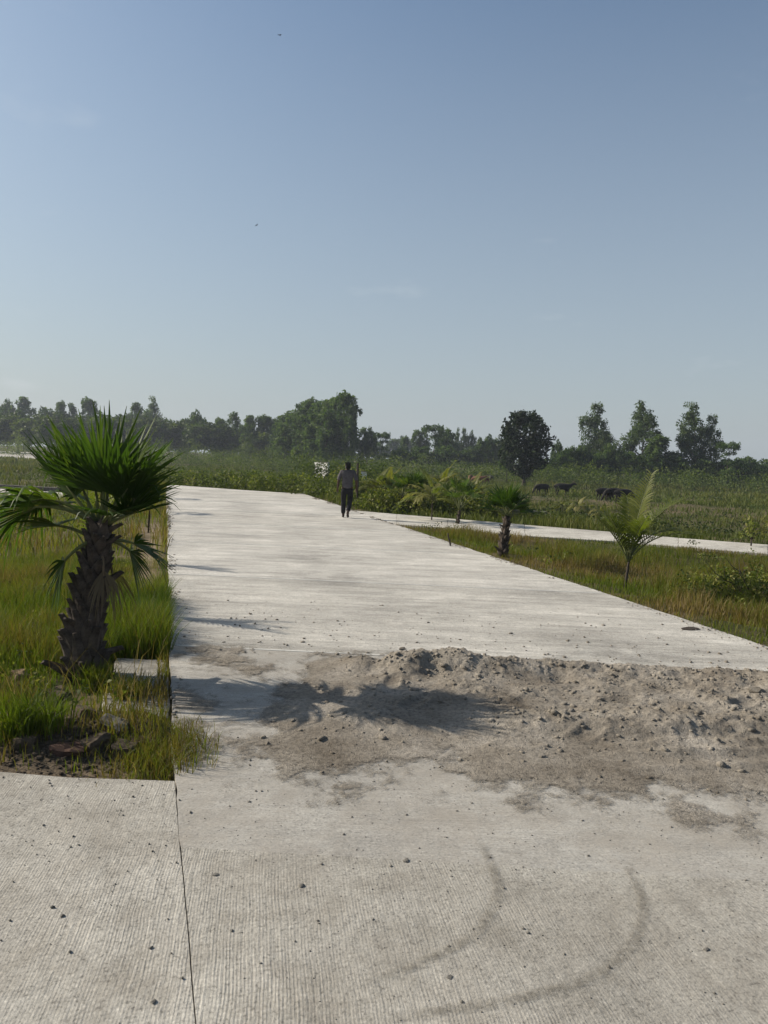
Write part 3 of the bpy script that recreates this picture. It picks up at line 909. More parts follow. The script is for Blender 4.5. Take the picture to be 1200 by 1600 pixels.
low_wall('retaining_wall', G(652, 799, -0.30), G(853, 816, -0.40), 0.27, 0.2, 'dark_concrete', 'dark low retaining wall beyond the lane between the palms')
low_wall('retaining_wall', G(-200, 752, -1.15), G(120, 770, -1.15), 0.22, 0.2, 'dark_concrete', 'dark low wall along the lane behind the big palm')
low_wall('white_wall', P(493, 727, 75), P(514, 729, 73), 0.3, 0.25, 'white_paint', 'short white wall fragment among the weeds left of the man')
low_wall('white_wall', P(564, 742, 48), P(573, 743, 48), 0.2, 0.2, 'white_paint', 'tiny white wall fragment in weeds just right of the man')


def tube(bm, pts, rad, seg=6, cap=True):
    rings = []
    n = len(pts)
    for i, p in enumerate(pts):
        d = (pts[min(i + 1, n - 1)] - pts[max(i - 1, 0)])
        d = d.normalized() if d.length > 1e-9 else Vector((0, 0, 1))
        q = d.to_track_quat('Z', 'Y').to_matrix()
        r = rad[i]
        rings.append([bm.verts.new(p + q @ Vector((math.cos(6.2832 * k / seg) * r, math.sin(6.2832 * k / seg) * r, 0))) for k in range(seg)])
    for i in range(n - 1):
        for k in range(seg):
            bm.faces.new((rings[i][k], rings[i][(k + 1) % seg], rings[i + 1][(k + 1) % seg], rings[i + 1][k]))
    if cap and seg > 2:
        bm.faces.new(rings[0][::-1]); bm.faces.new(rings[-1])


def post(p, h, r, lean, mat, name, label, cat):
    bm = bmesh.new()
    pts = [Vector((lean[0] * t + 0.02 * math.sin(t * 5), lean[1] * t, h * t - 0.1 * (1 - t))) for t in (0, 0.25, 0.5, 0.75, 1)]
    tube(bm, pts, [r, r * 0.95, r, r * 0.9, r * 0.8], 8)
    o = obj(name, bm_mesh(name, bm, True), M[mat])
    o.location = p
    return tag(o, label, cat)


p = G(557, 797, -0.1); p = P(557, 787, 30.0); p.z = hz(p.x, p.y)
post(p, 1.7, 0.05, (0.02, 0.02), 'bark_dark', 'wooden_post', 'dark upright wooden post in the weeds behind the walking man', 'post')
p = G(703.5, 853); post(Vector((p.x, p.y, 0)), 0.28, 0.02, (-0.05, 0), 'bark_dark', 'short_stake', 'short dark stake standing on the right edge of the road', 'stake')


# ------------------------------------------------------------------ foliage builders
def leaf_cards(cen, dirs, nrm, L, W, tint):
    """Rhombic leaves: base, side, tip, side."""
    n = len(cen)
    dirs = dirs / (np.linalg.norm(dirs, axis=1, keepdims=True) + 1e-9)
    side = np.cross(dirs, nrm); side /= (np.linalg.norm(side, axis=1, keepdims=True) + 1e-9)
    up_ = np.cross(side, dirs)
    L = np.broadcast_to(L, n)[:, None]; W = np.broadcast_to(W, n)[:, None]
    V = np.stack([cen - dirs * L * 0.5, cen + side * W * 0.5 + up_ * L * 0.06, cen + dirs * L * 0.5 - up_ * L * 0.08, cen - side * W * 0.5 + up_ * L * 0.06], 1)
    Q = np.arange(n * 4).reshape(n, 4)
    return V.reshape(-1, 3), Q, np.repeat(tint, 4)


def rand_unit(n):
    v = rng.normal(size=(n, 3))
    return v / np.linalg.norm(v, axis=1, keepdims=True)


def crown_mesh(name, clumps, per, leaf, aspect=0.55, droop=0.3, shell=0.55):
    """clumps: (x, y, z, rx, rz, tint)."""
    cs, ds, ts = [], [], []
    for (x, y, z, rx, rz, tn) in clumps:
        n = max(6, int(per * (rx * rx * rz) ** 0.6))
        u = rand_unit(n)
        rad = rng.uniform(shell, 1.0, n) ** 0.7 * (1 + 0.22 * rng.normal(size=n))
        c = u * rad[:, None] * np.array([rx, rx, rz]) + np.array([x, y, z])
        d = u * 0.6 + rand_unit(n) * 0.8 + np.array([0, 0, -droop])
        cs.append(c); ds.append(d); ts.append(np.clip(tn + rng.normal(0, 0.13, n), 0, 1))
    c = np.concatenate(cs); d = np.concatenate(ds); t = np.concatenate(ts)
    n = len(c)
    sz = leaf * rng.uniform(0.65, 1.4, n)
    V, Q, T = leaf_cards(c, d, rand_unit(n), sz, sz * aspect, t)
    return mesh_np(name, V, Q, tint=T)


def trunk_mesh(name, H, r, limbs, lean=0.0, seg=7):
    bm = bmesh.new()
    k = 9
    pts = [Vector((lean * (i / k) ** 1.5 + 0.012 * H * math.sin(i * 1.3), 0.010 * H * math.sin(i * 1.9 + 1), H * i / k - (0.4 if i == 0 else 0))) for i in range(k + 1)]
    tube(bm, pts, [r * (1.25 if i == 0 else 1.0 - 0.88 * i / k) for i in range(k + 1)], seg)
    for (z0, end, rr) in limbs:
        t = z0 / H
        i = min(k - 1, int(t * k)); p0 = pts[i].lerp(pts[i + 1], t * k - i)
        e = Vector(end)
        mid = p0.lerp(e, 0.5) + Vector((0, 0, -0.06 * (e - p0).length))
        tube(bm, [p0, mid, e], [rr, rr * 0.65, rr * 0.2], 5)
    return bm_mesh(name, bm, True)


def make_tree(kind, seed):
    """Tree meshes at true size (about 12 m); returns (trunk mesh, crown mesh, height, width)."""
    rs = random.Random(seed)
    cl, limbs = [], []
    if kind == 'eucalyptus':                  # loose vertical lobes with sky between them
        H, W = 13.0, 5.5
        lobes = [(0, 0, 12.0, 1.0, 1.3), (0.4, 0.2, 10.2, 1.3, 1.4), (-1.3, 0.3, 9.0, 1.2, 1.6), (1.7, -0.4, 9.2, 1.1, 1.7), (0.2, 0.9, 7.6, 1.5, 1.5), (-2.0, -0.4, 6.6, 1.3, 1.6), (1.9, 0.5, 6.4, 1.4, 1.5), (0, -0.8, 5.0, 1.7, 1.4), (-1.6, 0.6, 4.0, 1.5, 1.3), (1.5, -0.3, 3.6, 1.5, 1.3), (0, 0.2, 2.4, 1.7, 1.1)]
        for (x, y, z, rx, rz) in lobes:
            if rs.random() < 0.04: continue
            x += rs.uniform(-.35, .35); y += rs.uniform(-.5, .5); z += rs.uniform(-.4, .4)
            limbs.append((max(1.0, z - 2.0), (x, y, z + 0.2), 0.07))
            for j in range(14):
                th = rs.uniform(0, 6.28); q = rs.uniform(0.2, 1)
                cl.append((x + math.cos(th) * rx * q, y + math.sin(th) * rx * q, z + rs.uniform(-1, 1) * rz, rs.uniform(.4, .8), rs.uniform(.45, .85), rs.uniform(0.2, 0.8)))
        return trunk_mesh('trunk', 12.0, 0.17, limbs), crown_mesh('crown', cl, 150, 0.36, 0.45, 0.7), H, W
    if kind == 'columnar':                    # dense plantation tree, foliage nearly to the ground
        H, W = 13.0, 4.2
        for i in range(95):
            z = rs.uniform(1.0, 12.6); t = z / 13
            w = 2.0 * min(1, 0.55 + t * 1.1) * math.sqrt(max(0.02, 1 - max(0, (t - .55) / .46) ** 2)) + 0.1
            th = rs.uniform(0, 6.28); q = math.sqrt(rs.uniform(0.05, 1)) * w * rs.uniform(0.8, 1.12)
            cl.append((math.cos(th) * q, math.sin(th) * q, z, rs.uniform(.4, .75), rs.uniform(.5, 1.0), rs.uniform(0.2, 0.85)))
        return trunk_mesh('trunk', 11.5, 0.16, [(5 + k, (rs.uniform(-1.5, 1.5), rs.uniform(-1.5, 1.5), 8 + k), .06) for k in range(4)]), crown_mesh('crown', cl, 100, 0.5, 0.55, 0.4), H, W
    if kind == 'round':
        H, W = 9.0, 8.0
        for i in range(105):
            th = rs.uniform(0, 6.28); ph = math.acos(rs.uniform(-0.75, 1)); q = rs.uniform(0.55, 1.05)
            cl.append((math.cos(th) * math.sin(ph) * 3.6 * q, math.sin(th) * math.sin(ph) * 3.6 * q, 4.9 + math.cos(ph) * 3.7 * q, rs.uniform(.5, 1.0), rs.uniform(.4, .8), rs.uniform(0.15, 0.85)))
        return trunk_mesh('trunk', 6.5, 0.22, [(2 + k * .5, (2.4 * math.cos(k * 1.3), 2.4 * math.sin(k * 1.3), 5.5 + k * .3), .09) for k in range(6)]), crown_mesh('crown', cl, 90, 0.48, 0.65, 0.2), H, W
    if kind == 'umbrella':                    # flat-topped crown on a thin stem
        H, W = 11.0, 4.5
        for i in range(80):
            th = rs.uniform(0, 6.28); q = math.sqrt(rs.uniform(0, 1)) * 2.0
            lv = rs.choice((10.2, 10.2, 10.2, 8.6, 6.5, 4.6, 3.2, 2.2))
            s = 1.0 if lv > 10 else rs.uniform(.5, .95)
            cl.append((math.cos(th) * q * s, math.sin(th) * q * s, lv + rs.uniform(-.6, .45) - q * 0.2, rs.uniform(.4, .75), rs.uniform(.35, .6), rs.uniform(0.1, 0.6)))
            limbs.append((lv - 0.9, (math.cos(th) * q * s, math.sin(th) * q * s, lv), .045))
        return trunk_mesh('trunk', 10.3, 0.15, limbs[:22]), crown_mesh('crown', cl, 130, 0.36, 0.5, 0.0), H, W
    if kind == 'mango':                       # big dark dense tree, spiky outline, short trunk
        H, W = 9.0, 6.6
        for i in range(150):
            th = rs.uniform(0, 6.28); t = rs.uniform(0.02, 1.0)
            w = 3.1 * math.sqrt(max(.03, 1 - ((t - .56) / .50) ** 2)); q = math.sqrt(rs.uniform(0.1, 1)) * w
            cl.append((math.cos(th) * q, math.sin(th) * q, 1.3 + t * 7.3, rs.uniform(.35, .75), rs.uniform(.4, .8), rs.uniform(0.1, 0.75)))
        for i in range(26):
            th = rs.uniform(0, 6.28); el = rs.uniform(0.1, 1.4)
            for k in range(3):
                q = 2.9 + .35 * k
                cl.append((math.cos(th) * math.cos(el) * q, math.sin(th) * math.cos(el) * q, 5.2 + math.sin(el) * (q + .55), .22, .3, .4))
        return trunk_mesh('trunk', 6.0, 0.26, [(1.6 + k * .4, (2.0 * math.cos(k * 1.1), 2.0 * math.sin(k * 1.1), 4.5 + k * .4), .10) for k in range(7)]), crown_mesh('crown', cl, 130, 0.42, 0.5, -0.2), H, W


TREES = {}
for kind, nv, lm, bk in (('eucalyptus', 3, 'leaf_euc', 'bark'), ('columnar', 3, 'leaf_far', 'bark_dark'), ('round', 3, 'leaf_far', 'bark_dark'), ('umbrella', 1, 'leaf_far', 'bark_dark'), ('mango', 1, 'leaf_dark', 'bark_dark')):
    TREES[kind] = []
    for k in range(nv):
        t, c, H, W = make_tree(kind, 100 + 17 * k + len(kind))
        t.materials.append(M[bk]); c.materials.append(M[lm])
        TREES[kind].append((t, c, H, W))
rt_, rc_, rH, rW = TREES['round'][0]
rc2 = rc_.copy(); rc2.materials.clear(); rc2.materials.append(M['leaf_shrub'])
TREES['pale'] = [(rt_, rc2, rH, rW)]
NAMES = {'eucalyptus': 'eucalyptus_tree', 'columnar': 'plantation_tree', 'round': 'broadleaf_tree', 'umbrella': 'flat_topped_tree', 'mango': 'mango_tree', 'pale': 'leafy_tree'}
tree_count = [0]


def tree(kind, px, topy, wpx, dist, label, group=None, var=None, basez=None):
    i = tree_count[0]; tree_count[0] += 1
    lst = TREES[kind]
    t, c, H, W = lst[(i if var is None else var) % len(lst)]
    top = P(px, topy, dist)
    gz = hz(top.x, top.y) if basez is None else basez
    h = top.z - gz
    sc = h / H; sw = (wpx / FPX * dist) / W
    root = empty(NAMES[kind], (top.x, top.y, gz), (i * 2.399) % 6.283)
    obj('trunk', t, None, root); obj('crown', c, None, root)
    root.scale = (sw, sw, sc)
    tag(root, label, 'tree', group)
    return root


GL = 'hazy trees behind the palm'
GP = 'trees of the dense plantation'
GM = 'hazy tree row in the middle distance'
GR = 'undergrowth trees between the eucalypts'
# far left, seen over the palm
tree('round', 12, 625, 36, 260, 'rounded hazy tree at the left frame edge above the strip', GL)
tree('columnar', 38, 619, 30, 260, 'pointed hazy tree second from the left frame edge', GL)
for px, ty, w in ((75, 634, 40), (95, 628, 20), (112, 629, 18), (160, 646, 34), (182, 650, 30), (270, 655, 30), (228, 640, 24)):
    tree('round' if w > 25 else 'columnar', px, ty, w, 250, 'hazy tree standing in the far wood behind the palm crown', GL)
tree('columnar', 138, 623, 30, 250, 'pointed hazy tree standing alone above the palm fronds')
tree('columnar', 212, 628, 26, 240, 'slim dark tree left of a pair above the palm', None)
tree('eucalyptus', 243, 625, 34, 240, 'tall dark tree right of a pair above the palm', None)
for px, ty, w in ((-40, 644, 80), (-5, 648, 74), (28, 644, 76), (60, 649, 76), (92, 646, 78), (124, 650, 76), (156, 646, 78), (190, 650, 76), (222, 648, 78), (255, 654, 74), (288, 656, 72), (320, 658, 70), (350, 662, 66), (380, 668, 66), (408, 670, 60)):
    tree('pale', px, ty, w, 200 + (px * 7 % 23), 'paler leafy tree at the front of the far wood', 'paler trees fronting the far wood')
# centre left
tree('round', 307, 642, 36, 225, 'rounded dark tree alone where the wood dips beyond the road')
tree('columnar', 288, 655, 26, 230, 'small hazy tree left of the rounded dark tree', GL)
tree('columnar', 363, 644, 26, 215, 'slim pointed tree left of the dense plantation')
tree('columnar', 344, 654, 24, 220, 'lower slim tree beside the slim pointed tree')
for px, ty, w in ((390, 648, 28), (404, 650, 24), (416, 650, 26), (428, 654, 24)):
    tree('columnar', px, ty, w, 205, 'slender tree of the row leading left from the plantation', 'slender row left of plantation')
for px, ty, w, d in ((438, 652, 30, 190), (450, 646, 32, 186), (462, 640, 34, 180), (474, 631, 34, 176), (485, 624, 36, 172), (497, 629, 34, 168), (506, 627, 34, 164), (516, 624, 34, 160), (526, 620, 34, 157), (446, 662, 34, 168), (470, 650, 36, 160), (492, 645, 36, 154), (512, 640, 34, 150)):
    tree('columnar', px, ty, w, d, 'tall green tree within the dense plantation left of centre', GP)
tree('columnar', 541, 614, 40, 150, 'tallest plantation tree with a sheer edge above the man')
tree('columnar', 549, 632, 22, 148, 'dark tree at the sheer right end of the plantation')
# centre
tree('columnar', 566, 668, 20, 170, 'low dark tree right beside the end of the plantation')
tree('round', 578, 668, 26, 170, 'rounded dark tree between plantation and flat topped tree')
tree('umbrella', 598, 674, 26, 165, 'small flat topped tree right of the plantation')
for px, ty, w in ((612, 684, 26), (628, 682, 28), (640, 686, 24), (590, 690, 30)):
    tree('round', px, ty, w, 330, 'very hazy distant tree in the gap right of the plantation', 'very hazy trees in the gap')
tree('columnar', 634, 682, 14, 210, 'thin dark pointed tree in the hazy gap')
tree('columnar', 652, 671, 18, 200, 'slim tree left of a close pair right of the gap')
tree('columnar', 664, 668, 18, 200, 'slim tree right of a close pair right of the gap')
tree('umbrella', 680, 662, 34, 175, 'dark tree with tufted flat crown in the middle row')
tree('round', 697, 668, 40, 180, 'broad dark tree next to the tufted flat crowned tree')
for px, ty in ((714, 672), (726, 671), (738, 674)):
    tree('eucalyptus', px, ty, 16, 195, 'one of three slim wispy trees left of the big dark tree', 'three slim wispy trees')
for px, ty, w in ((752, 682, 22), (765, 680, 28), (778, 684, 26), (700, 694, 40), (735, 698, 40), (765, 702, 40), (660, 696, 40), (625, 700, 40)):
    tree('round', px, ty, w, 170, 'dark hazy tree in the middle row left of the big tree', GM)
# the big dark tree
tree('mango', 823, 647, 84, 98, 'big dark dense tree standing right of centre before the others', var=0)
tree('round', 795, 676, 30, 110, 'smaller dark tree against the left flank of the big tree')
# right
tree('round', 872, 688, 22, 150, 'small pointed hazy tree right of the big dark tree')
for px, ty, w in ((892, 696, 34), (908, 694, 34), (880, 706, 40), (968, 700, 36), (955, 690, 26), (1050, 706, 44), (985, 705, 44), (1060, 712, 50), (920, 708, 46), (940, 705, 44), (1012, 712, 46), (1155, 720, 50), (1180, 726, 46), (1215, 730, 46), (1100, 716, 50), (1135, 716, 40), (850, 715, 44)):
    tree('round', px, ty, w, 128, 'low leafy tree in the belt beneath the eucalypts', GR)
tree('eucalyptus', 932, 634, 46, 138, 'airy eucalyptus with a round top, leftmost of the tall three', var=0)
tree('eucalyptus', 947, 676, 44, 136, 'shorter leafy eucalyptus under the leftmost tall one', var=1)
tree('eucalyptus', 1008, 631, 60, 132, 'tall pointed eucalyptus in the middle of the tall three', var=1)
tree('columnar', 1030, 682, 40, 128, 'dense tree filling the foot of the middle eucalyptus')
tree('eucalyptus', 1088, 636, 60, 130, 'tall broad eucalyptus, rightmost of the tall three', var=2)
tree('eucalyptus', 1113, 652, 34, 130, 'leaning side eucalyptus joined to the rightmost tall one', var=0)
tree('umbrella', 1140, 689, 34, 120, 'small flat topped tree right of the tall eucalypts', var=0)
for px, ty, w in ((1165, 712, 44), (1205, 716, 50), (1240, 714, 56), (1285, 712, 60)):
    tree('round', px, ty, w, 145, 'low leafy tree in the belt running to the right frame edge', 'belt at the right frame edge')
tree('round', 1184, 720, 34, 150, 'low rounded hazy tree near the right frame edge')


# shrub belts and weeds: masses nobody could count
def mass(name, spots, per, leaf, mat, label, aspect=0.6, droop=0.0):
    o = obj(name, crown_mesh(name, spots, per, leaf, aspect, droop, 0.35), M[mat])
    return tag(o, label, 'undergrowth', kind='stuff')


def strip_spots(p0, p1, n, depth, h0, h1, rx, tint=(0.2, 0.8), sky=None):
    out = []
    d = Vector((p1[0] - p0[0], p1[1] - p0[1], 0)); nn = Vector((-d.y, d.x, 0)).normalized()
    for _ in range(n):
        t = rng.uniform(); q = rng.uniform(0, 1) * depth
        p = Vector((p0[0], p0[1], 0)) + d * t + nn * q
        z = hz(p.x, p.y)
        patch = 0.5 + 0.5 * float(vnoise(np.array([p.x]), np.array([p.y]), 0.35, 77)[0])
        h = (h0 + (h1 - h0) * t) * (0.55 + 0.6 * patch) * rng.uniform(0.7, 1.1)
        r = rx * rng.uniform(0.7, 1.3)
        k = max(1, int(h / (r * 1.1)))
        for j in range(k):
            out.append((p.x + rng.uniform(-.3, .3) * r, p.y + rng.uniform(-.3, .3) * r, z + h * (j + 0.6) / k, r, h / k * 0.7, rng.uniform(*tint)))
    return out


def a2(px, d):
    p = P(px, 740, d)
    return (p.x, p.y)


spots = strip_spots(a2(75, 145), a2(420, 125), 120, 26, 3.2, 2.6, 1.7)
spots += strip_spots(a2(380, 125), a2(860, 105), 170, 22, 3.2, 2.6, 1.5)
spots += strip_spots(a2(860, 105), a2(1400, 110), 230, 24, 2.8, 3.0, 1.5)
spots += strip_spots(a2(-200, 185), a2(500, 165), 130, 14, 4.5, 4.0, 2.2)
spots += strip_spots(a2(500, 150), a2(860, 140), 70, 14, 3.2, 3.2, 2.0)
mass('shrubbery', spots, 34, 0.28, 'leaf_shrub', 'belt of green bushes in front of the far trees')
spots = strip_spots(a2(110, 80), a2(600, 70), 170, 16, 1.3, 1.5, 0.8, (0.15, 0.75))
spots += strip_spots(a2(455, 68), a2(600, 66), 110, 4, 3.3, 2.8, 0.6, (0.15, 0.75))
spots += strip_spots(a2(560, 62), a2(700, 62), 40, 10, 1.2, 0.9, 0.7, (0.15, 0.7))
spots += strip_spots(a2(780, 62), a2(830, 62), 10, 6, 0.7, 0.6, 0.6, (0.15, 0.7))
spots += strip_spots(a2(880, 66), a2(1400, 70), 22, 30, 0.7, 0.8, 0.7, (0.1, 0.5))
mass('shrubbery', spots, 80, 0.17, 'leaf_shrub', 'low bushes scattered over the field beyond the road end')
# weeds round the end of the road and behind the lane
spots = strip_spots((-3, 45), (0.0, 43.6), 40, 7, 0.9, 0.9, 0.42)
spots += strip_spots((0.0, 43.5), (4.6, 38.9), 110, 5, 0.8, 0.95, 0.38)
spots += strip_spots((4.6, 38.9), (6.9, 33.6), 100, 5, 1.0, 1.15, 0.36)
spots += strip_spots((6.8, 33.5), (6.9, 27.2), 80, 3.0, 0.75, 0.6, 0.3)
w1 = mass('weeds', spots, 300, 0.12, 'weed', 'leafy green weeds crowding the far end of the road')
lf = [(p.x, p.y) for p in LANE_FAR]
spots = strip_spots((7.4, 28.6), (12.0, 25.8), 150, 4.0, 1.25, 1.3, 0.34, (0.4, 1.0))
spots += strip_spots((7.6, 33), (16.0, 31.5), 120, 6, 1.5, 1.3, 0.45, (0.2, 0.9))
mass('weeds', spots, 330, 0.11, 'weed', 'tall yellow green weeds behind the lane right of the man')
spots = strip_spots((12.5, 24.6), (17.5, 23.5), 70, 3.0, 0.45, 0.5, 0.3, (0.0, 0.5))
spots += strip_spots((15, 28), (26, 26), 90, 8.0, 0.6, 0.6, 0.4, (0.0, 0.5))
mass('weeds', spots, 300, 0.10, 'weed', 'dark low weeds above the retaining wall beyond the lane')
# low bush with leaves beside the road on the right
q = on_ground(1165, 940)
spots = []
for _ in range(120):
    th = rng.uniform(0, 6.28); r = math.sqrt(rng.uniform(0, 1))
    x = q.x + 0.25 + r * 1.25 * math.cos(th); y = q.y + 0.3 + r * 1.0 * math.sin(th)
    if float(road_dist(np.array([x]), np.array([y]))[0]) < 0.5: continue
    spots.append((x, y, hz(x, y) + rng.uniform(0.06, 0.52) * (1.1 - r * .6), 0.16, 0.13, rng.uniform(0.35, 1.0)))
bush = empty('leafy_bush', (q.x + .3, q.y + .3, q.z))
tag(bush, 'straggling leafy bush with bare twigs on the right verge', 'bush')
fo = obj('foliage', crown_mesh('foliage', [(s[0] - bush.location.x, s[1] - bush.location.y, s[2] - bush.location.z, s[3], s[4], s[5]) for s in spots], 800, 0.06, 0.6, 0.0, 0.3), M['weed'], bush)
for k in range(12):
    bm = bmesh.new()
    th = rng.uniform(2.2, 4.4) if k < 8 else rng.uniform(0, 6.28)
    L = rng.uniform(0.6, 1.15); rise = rng.uniform(0.25, 0.75)
    p0 = Vector((rng.uniform(-.2, .3), rng.uniform(-.2, .3), -0.03))
    pts = [p0 + Vector((math.cos(th) * L * t, math.sin(th) * L * t * 0.6, rise * t ** 0.8 + 0.05 * math.sin(t * 7 + k))) for t in (0, .25, .5, .75, 1)]
    tube(bm, pts, [0.013, 0.012, 0.010, 0.007, 0.003], 5)
    for j in (2, 3):
        e = pts[j] + Vector((rng.uniform(-.25, .05), rng.uniform(-.15, .15), rng.uniform(.05, .3)))
        tube(bm, [pts[j], pts[j].lerp(e, .5) + Vector((0, 0, .02)), e], [0.005, 0.004, 0.0015], 4)
    obj('twig', bm_mesh('twig', bm), M['twig'], bush)


def scrub(n, pxa, pxb, da, db, seed, hi):
    out = []
    for _ in range(n):
        q = P(rng.uniform(pxa, pxb), 740, math.exp(rng.uniform(math.log(da), math.log(db))))
        if float(road_dist(np.array([q.x]), np.array([q.y]))[0]) < 1.5: continue
        nv = float(fbm(np.array([q.x]), np.array([q.y]), 0.07, 3, seed)[0])
        if nv < -0.05: continue
        z = hz(q.x, q.y); r = rng.uniform(.3, .95); h = rng.uniform(.25, hi) * (0.5 + nv)
        tn = rng.uniform(0, .9)
        for j in range(3): out.append((q.x + rng.normal(0, r * .7), q.y + rng.normal(0, r * .7), z + h * rng.uniform(.3, .9), r * rng.uniform(.5, 1), h * .55, tn + rng.uniform(-.1, .1)))
    return out


mass('shrubbery', scrub(110, 640, 1350, 30, 100, 201, 1.0) + scrub(120, 260, 640, 55, 110, 205, 1.4), 150, 0.12, 'leaf_shrub', 'wild uneven scrub over the field beyond the lane')
mass('shrubbery', scrub(60, 780, 1350, 28, 80, 233, 0.8), 170, 0.11, 'leaf_dark', 'dark scrub patches in the field beyond the lane')
spots = []
for _ in range(260):
    x = rng.uniform(-3.4, -0.05); y = rng.uniform(5.0, 14)
    if float(vnoise(np.array([x]), np.array([y]), 1.1, 15)[0]) < 0.0: continue
    spots.append((x, y, hz(x, y) + rng.uniform(.04, .18), .10, .08, rng.uniform(.2, .9)))
mass('weeds', spots, 1300, 0.04, 'weed', 'broad leaved weeds in the grass around the big palm')
spots = []
for _ in range(420):
    x = rng.uniform(6.8, 17); y = rng.uniform(6, 20)
    if np.interp(x, [p[0] for p in LANE_POLY[:9]], [p[1] for p in LANE_POLY[:9]]) < y + .4 or float(vnoise(np.array([x]), np.array([y]), 0.6, 5)[0]) < 0.05: continue
    spots.append((x, y, hz(x, y) + rng.uniform(.05, .22), .16, .12, rng.uniform(.05, .8)))
mass('weeds', spots, 800, 0.055, 'weed', 'low leafy weeds among the grass between road and lane')


# ------------------------------------------------------------------ grass
def grass(name, pts, h, w, tint, label, mat='grass', bend=0.45, parent=None):
    n = len(pts)
    th = rng.uniform(0, 6.2832, n); fa = rng.uniform(0, 6.2832, n)
    b = bend * rng.uniform(0.2, 1.4, n) * h
    dx, dy = np.cos(th) * b, np.sin(th) * b
    sx, sy = np.cos(fa) * w * 0.5, np.sin(fa) * w * 0.5
    x, y, z = pts[:, 0], pts[:, 1], pts[:, 2]
    hz_ = np.sqrt(np.maximum(h * h - b * b * 0.5, 0.05 * h * h))
    V = np.stack([
        np.stack([x - sx, y - sy, z - 0.02], 1), np.stack([x + sx, y + sy, z - 0.02], 1),
        np.stack([x + dx * .35 + sx * .8, y + dy * .35 + sy * .8, z + hz_ * .6], 1), np.stack([x + dx * .35 - sx * .8, y + dy * .35 - sy * .8, z + hz_ * .6], 1),
        np.stack([x + dx, y + dy, z + hz_], 1)], 1).reshape(-1, 3)
    base = np.arange(n) * 5
    Q = np.stack([base, base + 1, base + 2, base + 3], 1)
    T = np.stack([base + 3, base + 2, base + 4], 1)
    o = obj(name, mesh_np(name, V, Q, T, tint=np.repeat(np.clip(tint, 0, 1), 5)), M[mat], parent)
    if label: tag(o, label, 'grass', kind='stuff')
    return o


def scatter(n, x0, x1, y0, y1, clear=0.02):
    x = rng.uniform(x0, x1, n); y = rng.uniform(y0, y1, n)
    d = road_dist(x, y)
    k = d > clear
    return x[k], y[k], d[k]


# crumbled earth on the rubble mound
n = 1500
x = rng.normal(-0.55, 0.42, n); y = rng.normal(5.15, 0.22, n)
k = (road_dist(x, y) > 0.03) & (x < 0.05)
x, y = x[k], y[k]
v_, t_ = rocks(len(x), np.stack([x, y, HGT(x, y)], 1), np.clip(rng.lognormal(-4.9, 0.6, len(x)), 0.004, 0.022), 0.1)
tag(obj('rubble', mesh_np('rubble', v_, tris=t_), M['earth']), 'crumbled dark earth on the mound below the palm', 'rubble', kind='stuff')
# near left verge
x, y, d = scatter(150000, -4.2, 0.08, 4.6, 14)
inled = (x > -0.42) & (x < XL) & (y > 5.7) & (y < 7.28)
tall = sstep(-0.85, -0.65, x) * sstep(7.15, 7.4, y) * sstep(10.8, 9.6, y)
leftg = sstep(-0.7, -1.0, x) * sstep(5.6, 7.5, y)
mound = np.exp(-(((x + 0.62) / 0.6) ** 2 + ((y - 5.25) / 0.5) ** 2))
patch = fbm(x, y, 2.2, 3, 88)
dens = 0.36 + 0.3 * patch + 0.5 * tall + 0.2 * leftg - 0.08 * mound
dens = np.where(inled, (0.10 + 0.1 * patch) * (y < 6.75) + 0.45 * (x > -0.03), dens)
dens *= sstep(4.58, 4.88, y + 0.28 * x) * (1 - 0.8 * sstep(0.35, 0.1, np.abs(x + 0.22)) * sstep(10, 11, y))
dens *= np.where((x > -2.6 - 0.1 * y), 1, 0.3)
k = rng.uniform(0, 1, len(x)) < dens
x, y, tall, leftg, inled, patch, mound = x[k], y[k], tall[k], leftg[k], inled[k], patch[k], mound[k]
h = (0.10 + 0.04 * patch + 0.25 * tall + 0.16 * leftg) * rng.uniform(0.6, 1.35, len(x))
tint = 0.43 + 0.28 * patch - 0.24 * tall + 0.05 * leftg + rng.normal(0, 0.13, len(x)) + 0.30 * inled + 0.30 * mound
zz = np.where(inled, -0.03, HGT(x, y))
grass('grass', np.stack([x, y, zz], 1), h, rng.uniform(0.004, 0.009, len(x)), tint, 'green grass around the big palm on the left verge')
n = 900
x, y, d = scatter(n, -3.6, 0.0, 5.2, 13, 0.1)
grass('grass', np.stack([x, y, HGT(x, y)], 1), rng.uniform(.25, .6, len(x)), rng.uniform(.003, .006, len(x)), 0.85 + rng.normal(0, .12, len(x)), 'dead straw stalks standing in the left verge', bend=.6)
# tufts hanging over the road corner
n = 2600
x = rng.normal(0.0, 0.15, n); y = rng.normal(4.88, 0.2, n)
k = (y > 4.45 + 0.1 * rng.uniform(0, 1, n)) & (x < 0.36)
x, y = x[k], y[k]
grass('grass', np.stack([x, y, np.where(x > XL, 0.004, -0.05)], 1), rng.uniform(0.03, 0.15, len(x)), rng.uniform(0.003, 0.006, len(x)), 0.62 + rng.normal(0, .15, len(x)), 'dry grass tuft spilling over the road corner', bend=0.8)
